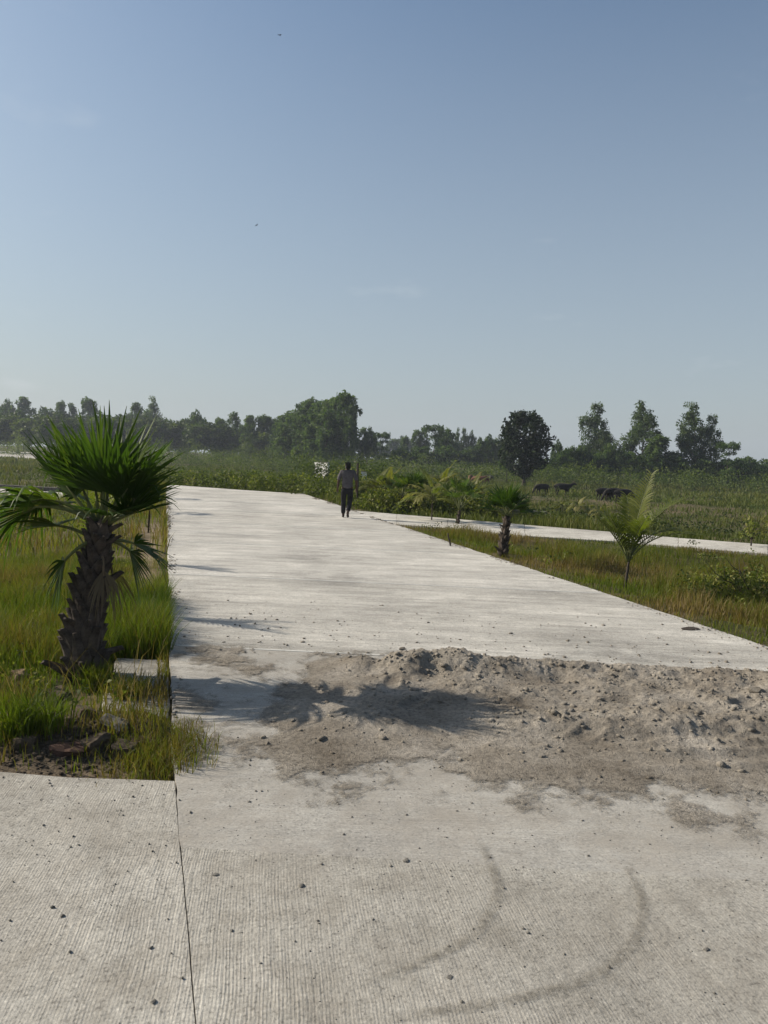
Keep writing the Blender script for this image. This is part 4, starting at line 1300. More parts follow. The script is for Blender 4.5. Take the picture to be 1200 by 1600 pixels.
# a few tussocks on the mound
for (px, py, nn, hh, tt, lab) in ((20, 1150, 260, 0.28, 0.25, 'bright tussock of grass at the left frame edge'), (70, 1140, 200, 0.24, 0.25, 'bright tussock in front of the brown brick'), (150, 1075, 420, 0.2, 0.4, 'tussock hugging the foot of the big palm'), (205, 1090, 500, 0.16, 0.5, 'dry tussock between palm foot and concrete ledge')):
    q = on_ground(px, py)
    xx = q.x + rng.normal(0, 0.075, nn); yy = q.y + rng.normal(0, 0.07, nn)
    g_ = grass('grass_tussock', np.stack([xx, yy, HGT(xx, yy)], 1), hh * rng.uniform(.6, 1.3, nn), rng.uniform(.005, .010, nn), tt + rng.normal(0, .1, nn), None, bend=0.7)
    tag(g_, lab, 'grass', kind='stuff')
# left verge further on
x, y, d = scatter(60000, -12, 0.07, 14, 46)
patch = fbm(x, y, 0.9, 3, 99)
k = rng.uniform(0, 1, len(x)) < (0.5 + 0.35 * patch) * (1 - 0.85 * sstep(0.4, 0.1, np.abs(x + 0.3)) * sstep(24, 20, y))
x, y, patch = x[k], y[k], patch[k]
grass('grass', np.stack([x, y, HGT(x, y)], 1), (0.25 + 0.1 * patch) * rng.uniform(.5, 1.4, len(x)), rng.uniform(.012, .024, len(x)), 0.5 + .25 * patch + rng.normal(0, .12, len(x)), 'grass of the left verge stretching beyond the palm')
# right verge between road and lane
x, y, d = scatter(190000, 6.30, 20, 2.5, 24, -0.05)
ld = poly_dist(LANE_POLY, x, y)
side = (x < 6.38 + 14) & (np.interp(x, [p[0] for p in LANE_POLY[:9]], [p[1] for p in LANE_POLY[:9]]) > y)
patch = fbm(x, y, 0.8, 4, 123); red = fbm(x, y, 0.45, 3, 140)
k = side & (rng.uniform(0, 1, len(x)) < (0.62 + 0.35 * patch) * np.where(d < 0.02, 0.25, 1))
x, y, d, patch, red = x[k], y[k], d[k], patch[k], red[k]
h = (0.08 + 0.12 * sstep(0.1, 1.2, d) + 0.20 * np.maximum(patch, -.3) * sstep(.2, 1, d)) * rng.uniform(.55, 1.45, len(x))
tint = 0.64 + 0.14 * patch + 0.34 * red + rng.normal(0, .12, len(x))
grass('grass', np.stack([x, y, np.where(d < 0, 0.02, HGT(x, y))], 1), h, rng.uniform(.006, .014, len(x)), tint, 'olive and rusty grass between the road and the lane')
# strip beyond the lane and open field
n = 120000
dd = np.exp(rng.uniform(np.log(17), np.log(75), n)); an = YAW + rng.uniform(-0.62, 0.62, n)
x, y = dd * np.sin(an), dd * np.cos(an)
d = road_dist(x, y)
beyond = (x > 6.5) & (np.interp(x, [p[0] for p in lf], [p[1] for p in lf]) < y) | (y > 44 - x)
k = (d > 0.05) & beyond & (poly_dist([(p.x, p.y) for p in LEFT_NEAR] + [(p.x, p.y) for p in reversed(LEFT_FAR)], x, y) > 0.4)
x, y, dd = x[k], y[k], dd[k]
patch = fbm(x, y, 0.35, 4, 155)
k = rng.uniform(0, 1, len(x)) < 0.65 + .4 * patch
x, y, dd, patch = x[k], y[k], dd[k], patch[k]
grass('grass', np.stack([x, y, HGT(x, y)], 1), np.maximum(.06, 0.22 + .26 * patch) * rng.uniform(.5, 1.4, len(x)), 0.0009 * dd * rng.uniform(.6, 1.4, len(x)), 0.4 + .3 * patch + rng.normal(0, .14, len(x)), 'green field grass beyond the lane', 'field')
n = 110000
dd = np.exp(rng.uniform(np.log(70), np.log(230), n)); an = YAW + rng.uniform(-0.62, 0.62, n)
x, y = dd * np.sin(an), dd * np.cos(an)
patch = fbm(x, y, 0.12, 4, 166)
k = poly_dist([(p.x, p.y) for p in pw], x, y) > 1
x, y, dd, patch = x[k], y[k], dd[k], patch[k]
grass('grass', np.stack([x, y, HGT(x, y)], 1), np.maximum(.08, 0.34 + .4 * patch) * rng.uniform(.5, 1.4, len(x)), 0.0011 * dd * rng.uniform(.6, 1.4, len(x)), 0.45 + .3 * patch + rng.normal(0, .14, len(x)), 'tall grass of the far open field', 'field')


# ------------------------------------------------------------------ palms
def view_az(phi):
    """phi: 0 = picture right, 90 = away, 180 = picture left, 270 = towards the viewer."""
    return R(phi) - YAW


def arc(p0, az, el, L, sag, n=6):
    pts = [Vector(p0)]
    e = el
    for i in range(n):
        e = el - sag * (i + 0.5) / n
        pts.append(pts[-1] + Vector((math.cos(az) * math.cos(e), math.sin(az) * math.cos(e), math.sin(e))) * (L / n))
    return pts, Vector((math.cos(az) * math.cos(el - sag), math.sin(az) * math.cos(el - sag), math.sin(el - sag)))


def fan_blade(org, T, Rb, spread, nseg, droop, fold, roll, tint, rs):
    X = T.cross(Vector((0, 0, 1)))
    X = X.normalized() if X.length > 0.05 else Vector((1, 0, 0))
    X = (Matrix.Rotation(roll, 3, T) @ X).normalized()
    Z = X.cross(T).normalized()
    st = (0.03, 0.25, 0.48, 0.68, 0.86, 1.0)
    V, Q, tn = [], [], []
    dth = 2 * spread / nseg
    for i in range(nseg):
        th = -spread + dth * (i + 0.5) + rs.uniform(-.02, .02)
        q = abs(th) / spread
        Rr = Rb * (1 - 0.22 * q * q) * rs.uniform(0.8, 1.1) * (rs.uniform(.5, .8) if rs.random() < .07 else 1)
        D = (X * math.sin(th) + T * math.cos(th) + Z * fold * abs(math.sin(th))).normalized()
        S = (X * math.cos(th) - T * math.sin(th)).normalized()
        N = D.cross(S); N = -N if N.dot(Z) < 0 else N
        b = len(V)
        dr = droop * rs.uniform(0.4, 1.6) + (rs.uniform(.3, .9) if rs.random() < .08 else 0)
        sw = rs.uniform(-.05, .05)
        t0 = tint + rs.uniform(-.12, .12)
        for s in st:
            r = s * Rr
            hw = dth * 0.54 * r if s <= 0.5 else dth * 0.54 * 0.48 * Rr * max(0.04, (1 - s) / 0.52) ** 0.75
            k = max(0, s - 0.42)
            c = org + D * r + Vector((0, 0, -1)) * dr * Rr * k * k * 1.9 + S * sw * Rr * k
            if dr > 0.9: c -= D * r * k * 0.35
            V += [c - S * hw - N * hw * 0.30, c + N * hw * 0.30, c + S * hw - N * hw * 0.30]
            tn += [t0 + (0.38 * max(0, s - .8) if s > .8 else 0)] * 3
        for j in range(len(st) - 1):
            o = b + j * 3
            Q += [(o, o + 1, o + 4, o + 3), (o + 1, o + 2, o + 5, o + 4)]
    return V, Q, tn


def add_fan_frond(root, base, az, el, pet, Rb, sag=0.35, droop=0.12, fold=0.35, roll=0.0, tint=0.35, nseg=30, spread=R(105), seed=0, dry=False, bsag=0.0):
    rs = random.Random(seed)
    pts, T = arc(base, az, el, pet, sag)
    if bsag:
        T = Vector((math.cos(az) * math.cos(el - sag - bsag), math.sin(az) * math.cos(el - sag - bsag), math.sin(el - sag - bsag)))
    bm = bmesh.new()
    n = len(pts)
    tube(bm, pts + [pts[-1] + T * Rb * 0.18], [0.020 - 0.012 * i / n for i in range(n)] + [0.004], 5)
    fr = empty('frond', (0, 0, 0), 0, root)
    obj('petiole', bm_mesh('petiole', bm, True), M['dry_petiole' if dry else 'petiole'], fr)
    V, Q, tn = fan_blade(pts[-1], T, Rb, spread, nseg, droop, fold, roll, tint, rs)
    obj('leaf_blade', mesh_np('leaf_blade', V, Q, tint=tn), M['dry_leaf' if dry else 'fan'], fr)
    return fr


def boot_mesh():
    bm = bmesh.new()
    prof = [(-0.02, .075, 0.0), (0.05, .070, .008), (0.11, .052, .018), (0.16, .034, .030), (0.20, .024, .044), (0.215, .016, .052)]
    rows = []
    for (z, w, o) in prof:
        rows.append([bm.verts.new((w * a, o + d - 0.5 * w * a * a, z)) for (a, d) in ((-1, 0), (-.5, .012), (0, .02), (.5, .012), (1, 0))] +
                    [bm.verts.new((w * a, o - 0.014 - 0.5 * w * a * a, z)) for a in (1, 0, -1)])
    for i in range(len(rows) - 1):
        m = len(rows[i])
        for k in range(m):
            bm.faces.new((rows[i][k], rows[i][(k + 1) % m], rows[i + 1][(k + 1) % m], rows[i + 1][k]))
    bm.faces.new(rows[0][::-1]); bm.faces.new(rows[-1])
    me = bm_mesh('leaf_base', bm)
    me.materials.append(M['boot'])
    return me


BOOT = boot_mesh()


def palm_trunk(root, Ht, r0_, r1_, top_off, nb, seed, bs=1.0):
    rs = random.Random(seed)
    bm = bmesh.new()
    ctr = [Vector((top_off[0] * (t ** 1.3), top_off[1] * (t ** 1.3), Ht * t - (0.15 if t == 0 else 0))) for t in (0, .12, .3, .5, .7, .85, 1)]
    rad = [r0_ * 1.15, r0_, r0_ * .95, (r0_ + r1_) / 2, r1_, r1_, r1_ * .8]
    tube(bm, ctr, rad, 12)
    obj('trunk', bm_mesh('trunk', bm, True), M['palm_core'], root)
    for i in range(nb):
        t = (i + 0.3) / nb
        z = Ht * t * 0.97
        az = i * 2.39996 + rs.uniform(-.15, .15)
        c = Vector((top_off[0] * t ** 1.3, top_off[1] * t ** 1.3, z))
        r = (r0_ + (r1_ - r0_) * t) * 0.96
        tilt = -rs.uniform(-0.02, 0.20) - (rs.uniform(.3, .8) if rs.random() < 0.10 else 0)
        o = obj('leaf_base', BOOT, None, root)
        m = Matrix.Translation(c) @ Matrix.Rotation(az - math.pi / 2, 4, 'Z') @ Matrix.Translation((0, r, 0)) @ Matrix.Rotation(tilt, 4, 'X') @ Matrix.Rotation(rs.uniform(-.25, .25), 4, 'Y')
        s = bs * rs.uniform(0.85, 1.2) * (1 - 0.38 * t)
        o.matrix_basis = m @ Matrix.Diagonal((s, s, s * rs.uniform(0.9, 1.15), 1))


# the big palm on the left verge
pb = on_ground(128, 1063)
palm = empty('fan_palm', pb)
tag(palm, 'large fan palm with rough dark trunk on the left verge', 'palm')
right = Vector((math.cos(view_az(0)), math.sin(view_az(0)), 0))
top_off = right * 0.15
palm_trunk(palm, 1.34, 0.135, 0.075, (top_off.x, top_off.y), 92, 5)
hub = Vector((top_off.x, top_off.y, 1.31))
FR = [  # phi, el, petiole, blade, sag, droop, roll, tint, bsag
    (174, 52, .30, .66, .10, .05, 0.5, .42, 0), (160, 66, .30, .66, .1, .05, 0.3, .62, 0), (130, 74, .30, .66, .1, .04, 0.1, .45, 0), (85, 82, .34, .66, .05, .04, 0, .48, 0), (45, 72, .32, .66, .1, .05, 0, .60, 0),
    (20, 62, .28, .60, .15, .05, -.3, .44, 0), (5, 48, .22, .54, .2, .06, -.5, .42, 0), (335, 62, .26, .62, .2, .08, -.3, .34, 0), (295, 74, .28, .60, .2, .08, 0, .32, 0),
    (195, 60, .26, .62, .15, .06, .6, .38, 0), (348, 30, .18, .44, .2, .08, -.2, .28, 0), (20, 34, .20, .46, .2, .08, -.1, .3, 0), (192, 38, .48, .66, .8, .8, .3, .36, .45),
    (184, 46, .46, .72, .75, .62, .1, .55, .35), (165, 26, .38, .46, .4, .22, .1, .72, .2), (30, -16, .20, .40, .5, .25, 0, .22, .6),
    (205, -20, .28, .38, .6, .4, .2, .35, .5), (110, 86, .36, .58, .02, .03, .6, .5, 0),
    (12, 4, .20, .44, .4, .14, -.2, .28, .3), (300, 34, .18, .46, .3, .14, 0, .24, .1), (172, 34, .34, .48, .4, .2, .2, .66, .2)]
for i, (phi, el, pet, Rb, sag, dr, rl, tn, bsg) in enumerate(FR):
    add_fan_frond(palm, hub + Vector((math.cos(view_az(phi)), math.sin(view_az(phi)), 0)) * 0.06 + Vector((0, 0, (-0.12 if el < 30 else 0.02))), view_az(phi), R(el), pet, Rb * 1.02, sag, dr, 0.32, rl, tn + .08, 28 if Rb > .5 else 24, R(100 if el < 60 else 88), 40 + i, bsag=bsg)
for i, (phi, el, pet, Rb) in enumerate(((300, -55, .22, .34), (205, -60, .26, .34), (60, -55, .25, .36))):
    add_fan_frond(palm, hub + Vector((0, 0, -0.16)), view_az(phi), R(el), pet, Rb, .3, .5, .9, 0, .4, 16, R(45), 90 + i, dry=True, bsag=.2)


def small_fan(px, py, Ht, n, Rb, pet, label, seed, lean=0.0, tint=.42, base=None, low=20, droopy=.15, r=.10, bs=.62, nb=34, trunk=True, hi=75):
    rs = random.Random(seed)
    p = on_ground(px, py) if base is None else base
    root = empty('fan_palm', p)
    tag(root, label, 'palm', 'young fan palms along the verges')
    if trunk: palm_trunk(root, Ht, r, r * .72, (right.x * lean, right.y * lean), nb, seed, bs)
    hb = Vector((right.x * lean, right.y * lean, Ht))
    for i in range(n):
        phi = i * 137.5 + rs.uniform(-15, 15)
        el = hi - (hi - low) * ((i + .5) / n)
        add_fan_frond(root, hb, view_az(phi), R(el), pet * rs.uniform(.85, 1.2), Rb * rs.uniform(.85, 1.1), .3, droopy * rs.uniform(.6, 1.4), .4, rs.uniform(-.3, .3), tint + rs.uniform(-.1, .15), 20, R(85), seed * 31 + i)
    return root


small_fan(785, 869, 0.84, 14, .46, .30, 'sturdy young fan palm standing on the right road edge', 11, .06, .36, low=22, hi=86, droopy=.1)
small_fan(714, 829, 0.62, 9, .54, .60, 'ragged fan palm with drooping leaves near the lane', 12, .05, .55, low=38, droopy=.5, r=.055, bs=.4, hi=90)
small_fan(645, 804, 0.80, 12, .58, .50, 'young fan palm with whitish trunk across the lane', 13, .03, .6, low=28, droopy=.25, hi=86, r=.09, bs=.6)
small_fan(628, 803, 0.70, 11, .56, .50, 'bushy low fan palm in the weeds beside the lane', 15, .0, .65, low=30, hi=86, droopy=.3, r=.08, bs=.5, nb=16)


def feather_blade(pts, leaf, tint, rs, n=24, start=0.22, vee=0.5, hang=0.35, wide=1.0):
    P_ = [np.array(p) for p in pts]
    seg = np.array([np.linalg.norm(P_[i + 1] - P_[i]) for i in range(len(P_) - 1)]); cum = np.concatenate([[0], np.cumsum(seg)])
    V, Q, tn = [], [], []
    for i in range(n):
        t = start + (1 - start) * (i + .5) / n
        s = t * cum[-1]; k = min(len(seg) - 1, int(np.searchsorted(cum, s) - 1)); k = max(k, 0)
        p = Vector(P_[k] + (P_[k + 1] - P_[k]) * ((s - cum[k]) / seg[k]))
        T = Vector(P_[k + 1] - P_[k]).normalized()
        X = T.cross(Vector((0, 0, 1))); X = X.normalized() if X.length > .05 else Vector((1, 0, 0))
        Z = X.cross(T)
        L0 = leaf * (0.55 + 0.9 * math.sin(min(1, (t - start) / (1 - start) * 1.1 + .12) * math.pi) ** .6 * .55) * rs.uniform(.85, 1.12)
        for sd in (-1, 1):
            D = (X * sd * 0.8 + T * (0.55 + .5 * t) + Z * vee * rs.uniform(.7, 1.3)).normalized()
            W = (L0 * 0.032 + .003) * wide
            S = D.cross(Z).normalized()
            b = len(V)
            for u, w in ((0, .6), (.4, 1), (.75, .7), (1, .06)):
                c = p + D * L0 * u + Vector((0, 0, -hang * L0 * u * u))
                V += [c - S * W * w, c + S * W * w]
                tn += [tint + rs.uniform(-.05, .05) + (.2 if u == 1 else 0)] * 2
            for j in range(3):
                o = b + j * 2
                Q.append((o, o + 1, o + 3, o + 2))
    return V, Q, tn


def feather_palm(name, p, fronds, stem_h, stem_r, label, seed, group=None, cat='palm', lean=0.0, leaf=.24, mat='feather', wide=1.0):
    rs = random.Random(seed)
    root = empty(name, p)
    tag(root, label, cat, group)
    bm = bmesh.new()
    tp = Vector((right.x * lean, right.y * lean, stem_h))
    tube(bm, [Vector((0, 0, -.08)), tp * .3, tp * .7, tp], [stem_r * 1.25, stem_r, stem_r * .9, stem_r * .6], 8)
    obj('trunk', bm_mesh('trunk', bm, True), M['bark_dark' if stem_r < .03 else 'bark'], root)
    for i, (phi, el, L, sag, tn) in enumerate(fronds):
        pts, T = arc(tp * rs.uniform(.75, 1.0), view_az(phi), R(el), L, sag, 9)
        fr = empty('frond', (0, 0, 0), 0, root)
        bm = bmesh.new()
        tube(bm, pts, [stem_r * .55 * (1 - .85 * j / 9) + .002 for j in range(len(pts))], 5)
        obj('stalk', bm_mesh('stalk', bm, True), M['petiole'], fr)
        V, Q, t_ = feather_blade(pts, leaf, tn, rs, int(11 + 9 * L), .25, wide=wide, hang=.35 if wide == 1 else .7)
        obj('leaflets', mesh_np('leaflets', V, Q, tint=t_), M[mat], fr)
    return root


feather_palm('feather_palm', on_ground(976, 921), [(5, 72, 1.35, 1.7, .5), (340, 64, 1.25, 1.3, .55), (20, 72, 1.35, .7, .5), (40, 80, 1.6, .35, .62), (190, 64, 1.0, .5, .45), (170, 74, 1.15, .6, .45), (200, 72, .85, .4, .4), (80, 72, 1.3, .7, .5), (355, 76, 1.45, .9, .5), (280, 76, .9, .6, .5), (130, 72, 1.1, .7, .5)],
             0.60, .024, 'bright feather palm with arching fronds on the right verge', 51, lean=.05, leaf=.36)


def auto_fronds(n, L, seed, lo=35, hi=85, tn=.5, sag=.9):
    rs = random.Random(seed)
    return [(i * 137.5 + rs.uniform(-20, 20), hi - (hi - lo) * (i / max(1, n - 1)), L * rs.uniform(.8, 1.15), sag * rs.uniform(.6, 1.3), tn + rs.uniform(-.15, .2)) for i in range(n)]


feather_palm('feather_palm', on_ground(674, 823), auto_fronds(14, 1.05, 5, 25, 88, .6, 1.4), 0.95, .022, 'thin stemmed feather palm drooping over the near lane edge', 52, wide=2.2, leaf=.26)
feather_palm('feather_palm', on_ground(690, 800), auto_fronds(13, 1.2, 8, 35, 88, .6, 1.0), 1.0, .03, 'yellowish feather palm behind the lane between fan palms', 53, wide=2.2, leaf=.26)
feather_palm('feather_palm', on_ground(606, 792), auto_fronds(14, 1.45, 9, 35, 88, .7, 1.1), 0.6, .03, 'feather palm in the weeds a little right of the man', 54, wide=2.2, leaf=.3)
feather_palm('feather_palm', on_ground(588, 790), auto_fronds(13, 1.3, 91, 35, 88, .55, 1.2), 0.7, .03, 'feather palm nearest the man on his right', 58, wide=2.2, leaf=.3)
feather_palm('feather_palm', on_ground(735, 806), auto_fronds(12, 1.25, 92, 35, 88, .5, 1.1), 0.8, .03, 'feather palm behind the lane just left of the sturdy fan palm', 59, wide=2.2, leaf=.3)
feather_palm('feather_palm', on_ground(938, 816), auto_fronds(8, .85, 21, 25, 80, .75, 1.4), 0.55, .025, 'pale drooping sapling palm beyond the brick wall end', 55, wide=2.2, leaf=.3)
feather_palm('feather_palm', on_ground(903, 806), auto_fronds(9, .95, 22, 20, 80, .7, 1.5), 0.55, .025, 'pale drooping sapling palm behind the middle of the brick wall', 56, wide=2.2, leaf=.3)
feather_palm('feather_palm', on_ground(878, 803), auto_fronds(7, .7, 23, 20, 80, .65, 1.4), 0.5, .02, 'small pale sapling palm behind the high end of the brick wall', 57, wide=2.2, leaf=.26)
# along the left verge, mostly behind the big palm, known by the shadows they lay on the road
COT = 1 / math.tan(SUN_EL)
for k, (px, py, kind, lab) in enumerate(((478, 982, 'feather', 'slender sapling palm on the left verge just behind the big palm'), (368, 890, 'feather', 'short sapling palm second along the left verge'), (400, 806, 'fan', 'small fan palm third along the left verge'), (498, 838, 'stick', 'bare pole standing on the left verge'), (352, 782, 'fan', 'small fan palm farthest along the left verge'))):
    tip = G(px, py)
    bx = -0.85 if kind != 'stick' else -0.35
    z = min(1.75, (tip.x - bx) / 0.875 / COT)
    by = tip.y + 0.484 * COT * z
    p = Vector((bx, by, hz(bx, by)))
    if kind == 'feather':
        feather_palm('feather_palm', p, auto_fronds(6, max(.3, z * .45), 60 + k, 60, 88, .45, .5), z * .55, .02, lab, 61 + k, leaf=.2)
    elif kind == 'fan':
        small_fan(0, 0, z * .6, 8, min(.4, z * .28), z * .2, lab, 71 + k, 0, .4, base=p, nb=18, r=.06, bs=.45)
    else:
        post(p, z + .1, .022, (0, 0), 'bark_dark', 'wooden_pole', lab, 'pole')

# leafy sapling at the right edge beyond the lane
sp = on_ground(1172, 866)
root = empty('leafy_sapling', sp)
tag(root, 'bright green leafy sapling beside the lane at the right', 'sapling')
bm = bmesh.new()
tube(bm, [Vector((0, 0, -.1)), Vector((.01, 0, .3)), Vector((.03, .02, .55)), Vector((.1, 0, .85))], [.022, .02, .016, .006], 7)
for e in ((-.3, .05, .55), (-.18, -.1, .7), (.3, .1, .8), (.2, -.1, .6)): tube(bm, [Vector((.02, 0, .38)), Vector(e) * .7 + Vector((0, 0, .12)), Vector(e)], [.010, .008, .003], 5)
obj('trunk', bm_mesh('trunk', bm, True), M['bark_dark'], root)
cl = [(rng.uniform(-.15, .55), rng.uniform(-.3, .3), rng.uniform(.5, .95), .13, .12, rng.uniform(.5, .95)) for _ in range(16)] + [(-.25, .03, .5, .12, .1, .8), (-.15, -.05, .62, .12, .1, .8)]
obj('crown', crown_mesh('crown', cl, 700, .09, .5, .5, .2), M['weed'], root)
# fallen stick in the weeds by the man
bm = bmesh.new()
pa, pc = on_ground(570, 790), on_ground(598, 785)
tube(bm, [Vector((0, 0, .05)), (pc - pa) * .5 + Vector((0, 0, .16)), (pc - pa) + Vector((0, 0, .22))], [.015, .014, .008], 6)
o = obj('fallen_stick', bm_mesh('fallen_stick', bm), M['twine'], loc=pa)
tag(o, 'pale fallen stick in the grass just right of the man', 'stick')


# ------------------------------------------------------------------ person walking away
def skin_obj(name, verts, edges, mat, parent=None, root=0, sub=2):
    """verts: (x, y, z, rx, ry)."""
    me = bpy.data.meshes.new(name)
    me.from_pydata([v[:3] for v in verts], edges, [])
    me.materials.append(mat)
    o = obj(name, me, None, parent)
    md = o.modifiers.new('skin', 'SKIN')
    md.use_smooth_shade = True
    sv = me.skin_vertices[0].data
    for i, v in enumerate(verts):
        sv[i].radius = (v[3], v[4] if len(v) > 4 else v[3])
        sv[i].use_root = (i == root)
    s = o.modifiers.new('subsurf', 'SUBSURF')
    s.levels = sub; s.render_levels = sub
    return o


mp_ = G(541, 809)
man = empty('person', (mp_.x, mp_.y, 0.0), math.atan2(mp_.y, mp_.x) - math.pi / 2)
man.scale = (1.1, 1.05, 1.0)
tag(man, 'person in grey shirt and black trousers walking away up the road', 'person')
bv = [(0, 0, .92, .13, .10), (0, .01, 1.12, .12, .09), (0, .0, 1.32, .15, .10), (0, -.005, 1.45, .06, .06), (0, .01, 1.51, .05, .055), (0, .015, 1.57, .075, .09), (0, .015, 1.635, .07, .085), (0, .01, 1.68, .035, .045),
      (-.10, 0, .86, .085), (-.095, .05, .49, .055), (-.085, .03, .10, .04), (-.09, .13, .035, .035), (-.085, .17, .025, .025),
      (.10, 0, .86, .085), (.085, .04, .47, .055), (.035, -.14, .17, .04), (.04, -.05, .04, .035), (.045, -.01, .025, .026),
      (-.185, 0, 1.39, .055), (-.245, -.02, 1.13, .042), (-.265, .03, .90, .030), (-.265, .045, .83, .032, .02),
      (.185, 0, 1.39, .055), (.25, -.04, 1.13, .042), (.255, .06, .91, .030), (.25, .085, .84, .032, .02)]
be = [(0, 1), (1, 2), (2, 3), (3, 4), (4, 5), (5, 6), (6, 7), (0, 8), (8, 9), (9, 10), (10, 11), (11, 12), (0, 13), (13, 14), (14, 15), (15, 16), (16, 17), (2, 18), (18, 19), (19, 20), (20, 21), (2, 22), (22, 23), (23, 24), (24, 25)]
for w, sx, py in ((21, -1, .045), (25, 1, .085)):
    b = bv[w]
    for k in range(4):
        i = len(bv)
        yy = b[1] + (k - 1.5) * 0.018
        L = (.035, .042, .040, .032)[k]
        bv += [(b[0] + sx * .004, yy, b[2] - .04, .009), (b[0] - sx * .004, yy + .004, b[2] - .04 - L * .6, .008), (b[0] - sx * .014, yy + .008, b[2] - .04 - L, .0065)]
        be += [(w, i), (i, i + 1), (i + 1, i + 2)]
    i = len(bv)
    bv += [(b[0] - sx * .008, b[1] + .035, b[2] - .005, .010), (b[0] - sx * .014, b[1] + .048, b[2] - .04, .008)]
    be += [(w, i), (i, i + 1)]
body = skin_obj('body', bv, be, M['skin'], man, 0, 2)
sv_ = [(0, 0, .86, .165, .115), (0, .0, .98, .165, .115), (0, .01, 1.12, .155, .11), (0, .0, 1.30, .175, .12), (0, -.005, 1.43, .10, .085), (0, 0, 1.465, .072, .07),
       (-.17, 0, 1.40, .075, .075), (-.215, -.01, 1.27, .066, .066), (-.24, -.015, 1.14, .062, .062), (.17, 0, 1.40, .075, .075), (.218, -.02, 1.27, .066, .066), (.245, -.03, 1.14, .062, .062)]
skin_obj('shirt', sv_, [(0, 1), (1, 2), (2, 3), (3, 4), (4, 5), (3, 6), (6, 7), (7, 8), (3, 9), (9, 10), (10, 11)], M['shirt'], man, 3, 2)
tv = [(0, 0, .97, .148, .105), (0, 0, .88, .15, .11), (-.095, .005, .80, .095, .10), (-.095, .055, .50, .072, .075), (-.088, .035, .10, .062, .068), (.095, .005, .80, .095, .10), (.085, .045, .48, .072, .075), (.038, -.115, .19, .060, .065)]
skin_obj('trousers', tv, [(0, 1), (1, 2), (2, 3), (3, 4), (1, 5), (5, 6), (6, 7)], M['trousers'], man, 1, 2)
skin_obj('hair', [(0, 0, 1.535, .045, .04), (0, -.01, 1.60, .080, .085), (0, .0, 1.645, .078, .086), (0, .0, 1.685, .058, .066), (0, .0, 1.71, .022, .026)], [(0, 1), (1, 2), (2, 3), (3, 4)], M['hair'], man, 1, 2)
skin_obj('ear', [(-.079, .015, 1.585, .012, .018), (-.088, .005, 1.60, .010, .016)], [(0, 1)], M['skin'], man, 0, 1)
skin_obj('ear', [(.079, .015, 1.585, .012, .018), (.088, .005, 1.60, .010, .016)], [(0, 1)], M['skin'], man, 0, 1)
skin_obj('nose', [(0, .10, 1.60, .010, .010), (0, .118, 1.568, .014, .012)], [(0, 1)], M['skin'], man, 0, 1)
skin_obj('shoe', [(-.087, .0, .045, .040, .040), (-.09, .08, .035, .042, .030), (-.09, .17, .028, .036, .022)], [(0, 1), (1, 2)], M['shoe'], man, 0, 1)
skin_obj('shoe', [(.036, -.155, .125, .038, .034), (.04, -.085, .055, .042, .028), (.045, -.015, .028, .036, .022)], [(0, 1), (1, 2)], M['shoe'], man, 0, 1)


# ------------------------------------------------------------------ cattle
def cow(px, py, heading, mat, label, graze=True, size=1.0, group='cattle grazing in the field'):
    p = on_ground(px, py, -1.2)
    root = empty('cow', p, R(heading) - YAW)
    root.scale = (size,) * 3
    tag(root, label, 'cow', group)
    hd = [(.98, 0, .62, .13, .12), (1.12, 0, .34, .10, .11), (1.24, 0, .14, .065, .07)] if graze else [(.98, 0, 1.26, .13, .14), (1.20, 0, 1.32, .105, .12), (1.42, 0, 1.18, .07, .075)]
    v = [(-.78, 0, 1.06, .20, .22), (-.45, 0, 1.02, .30, .30), (0, 0, .98, .33, .33), (.42, 0, 1.0, .30, .30), (.68, 0, 1.04, .20, .24)] + hd
    e = [(0, 1), (1, 2), (2, 3), (3, 4), (4, 5), (5, 6), (6, 7)]
    for (at, x, s, pose) in ((1, -.58, -1, 0), (1, -.66, 1, .08), (3, .45, -1, .05), (3, .38, 1, -.04)):
        i = len(v)
        if at == 1: v += [(x, .17 * s, .74, .13, .12), (x + .06, .17 * s, .60, .09, .08), (x - .09 + pose, .17 * s, .38, .055, .055), (x - .04 + pose, .17 * s, .06, .045, .045)]
        else: v += [(x, .17 * s, .72, .11, .10), (x + .02, .17 * s, .55, .075, .07), (x + pose, .17 * s, .34, .055, .055), (x - .02 + pose, .17 * s, .06, .045, .045)]
        e += [(at, i), (i, i + 1), (i + 1, i + 2), (i + 2, i + 3)]
    i = len(v)
    v += [(-.98, 0, 1.02, .035), (-1.03, 0, .75, .022), (-1.02, .02, .48, .035)]
    e += [(0, i), (i, i + 1), (i + 1, i + 2)]
    skin_obj('body', v, e, M[mat], root, 2, 1)
    hx, hz_ = hd[1][0] - .06, hd[1][2] + .10
    for s in (-1, 1):
        skin_obj('ear', [(hx, .09 * s, hz_, .03, .02), (hx - .02, .22 * s, hz_ + .0, .045, .015)], [(0, 1)], M[mat], root, 0, 1)
        skin_obj('horn', [(hx - .03, .06 * s, hz_ + .03, .022), (hx - .05, .15 * s, hz_ + .12, .015), (hx - .02, .14 * s, hz_ + .22, .006)], [(0, 1), (1, 2)], M['horn'], root, 0, 1)
    return root


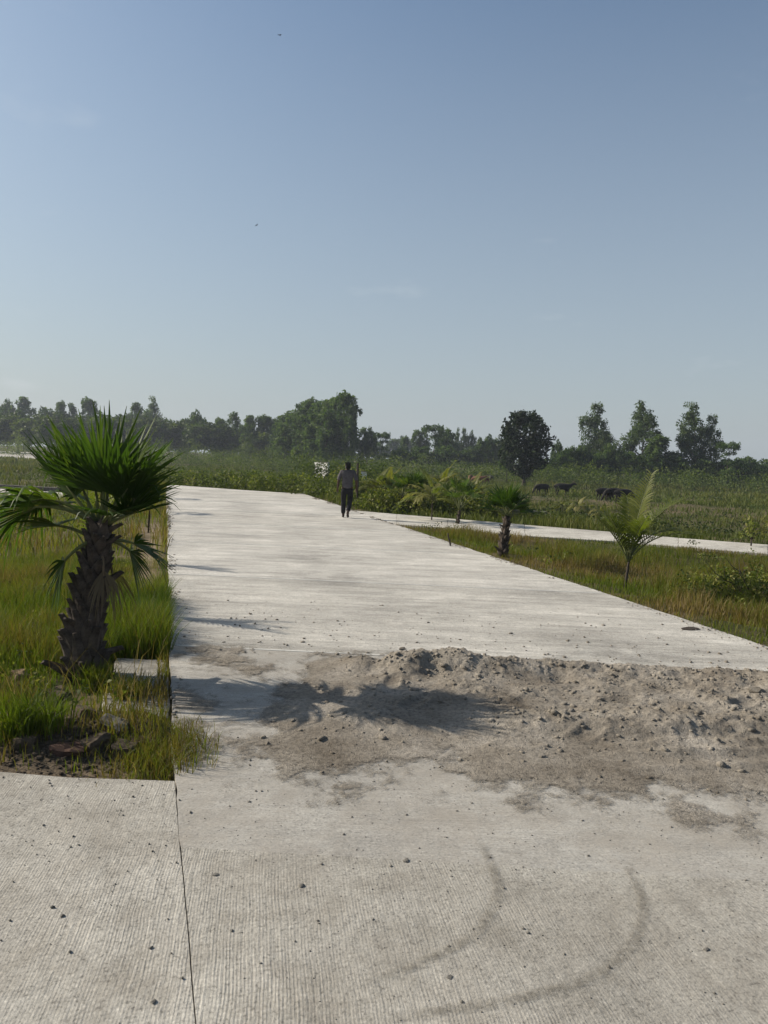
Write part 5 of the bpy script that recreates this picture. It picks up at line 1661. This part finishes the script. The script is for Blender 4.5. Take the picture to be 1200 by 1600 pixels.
cow(846, 774, 200, 'cow_black', 'black cow grazing alone, leftmost of the black cattle', size=.85)
cow(879, 776, 10, 'cow_black', 'black cow standing with raised head right of the lone grazer', False, .95)
cow(943, 783, 20, 'cow_black', 'black cow behind the pale sapling palms, left of a close trio', True, .85)
cow(957, 785, 200, 'cow_black', 'black cow in the middle of a close trio', True, .9)
cow(974, 787, 15, 'cow_black', 'black cow on the right of a close trio', True, .9)
cow(735, 756, 250, 'cow_brown', 'red brown cow leftmost behind the road palms', True, .9)
cow(747, 758, 165, 'cow_brown', 'red brown cow grazing in the middle of the brown herd', True, .9)
cow(759, 757, 60, 'cow_brown', 'red brown cow rightmost of the brown herd', True, .85)
cow(766, 755, 100, 'cow_black', 'dark cow standing behind the brown herd', False, .9)


# ------------------------------------------------------------------ birds
def bird(px, py, dist, label, bank):
    p = P(px, py, dist)
    root = empty('bird', p, R(35))
    root.rotation_euler = (bank, 0.1, R(35))
    root.scale = (0.5,) * 3
    tag(root, label, 'bird', 'birds in the sky')
    skin_obj('body', [(-.12, 0, 0, .018, .015), (0, 0, 0, .035, .03), (.09, 0, .01, .022), (.14, 0, .005, .008)], [(0, 1), (1, 2), (2, 3)], M['bird'], root, 1, 1)
    for s in (-1, 1):
        bm = bmesh.new()
        vs2 = [bm.verts.new(c) for c in ((.05, .02 * s, .01), (-.06, .02 * s, .01), (-.05, .14 * s, .05), (.06, .14 * s, .06), (-.04, .30 * s, .03), (-.07, .28 * s, .025))]
        bm.faces.new((vs2[0], vs2[1], vs2[2], vs2[3])); bm.faces.new((vs2[3], vs2[2], vs2[5], vs2[4]))
        bmesh.ops.solidify(bm, geom=bm.faces[:], thickness=0.006)
        obj('wing', bm_mesh('wing', bm), M['bird'], root)
    bm = bmesh.new()
    vs2 = [bm.verts.new(c) for c in ((-.10, .012, 0), (-.10, -.012, 0), (-.19, -.035, 0), (-.19, .035, 0))]
    bm.faces.new(vs2); bmesh.ops.solidify(bm, geom=bm.faces[:], thickness=0.004)
    obj('tail', bm_mesh('tail', bm), M['bird'], root)


bird(437, 55, 36, 'tiny dark bird near the top of the sky', .2)
bird(401, 352, 48, 'tiny dark bird lower in the sky left of centre', -.4)

# ------------------------------------------------------------------ haze
bm = bmesh.new()
box(bm, (0, 292, 13.0), (1260, 680, 35.0))
haze = obj('haze', bm_mesh('haze', bm))
t = NT('haze_air')
pv = t.n('ShaderNodeVolumePrincipled')
pv.inputs['Color'].default_value = (0.78, 0.86, 1.0, 1)
pv.inputs['Density'].default_value = 0.00036
pv.inputs['Anisotropy'].default_value = 0.2
t.l(pv.outputs[0], t.out.inputs['Volume'])
haze.data.materials.append(t.m)
tag(haze, 'thin bluish haze filling the air over the fields', 'haze', kind='stuff')
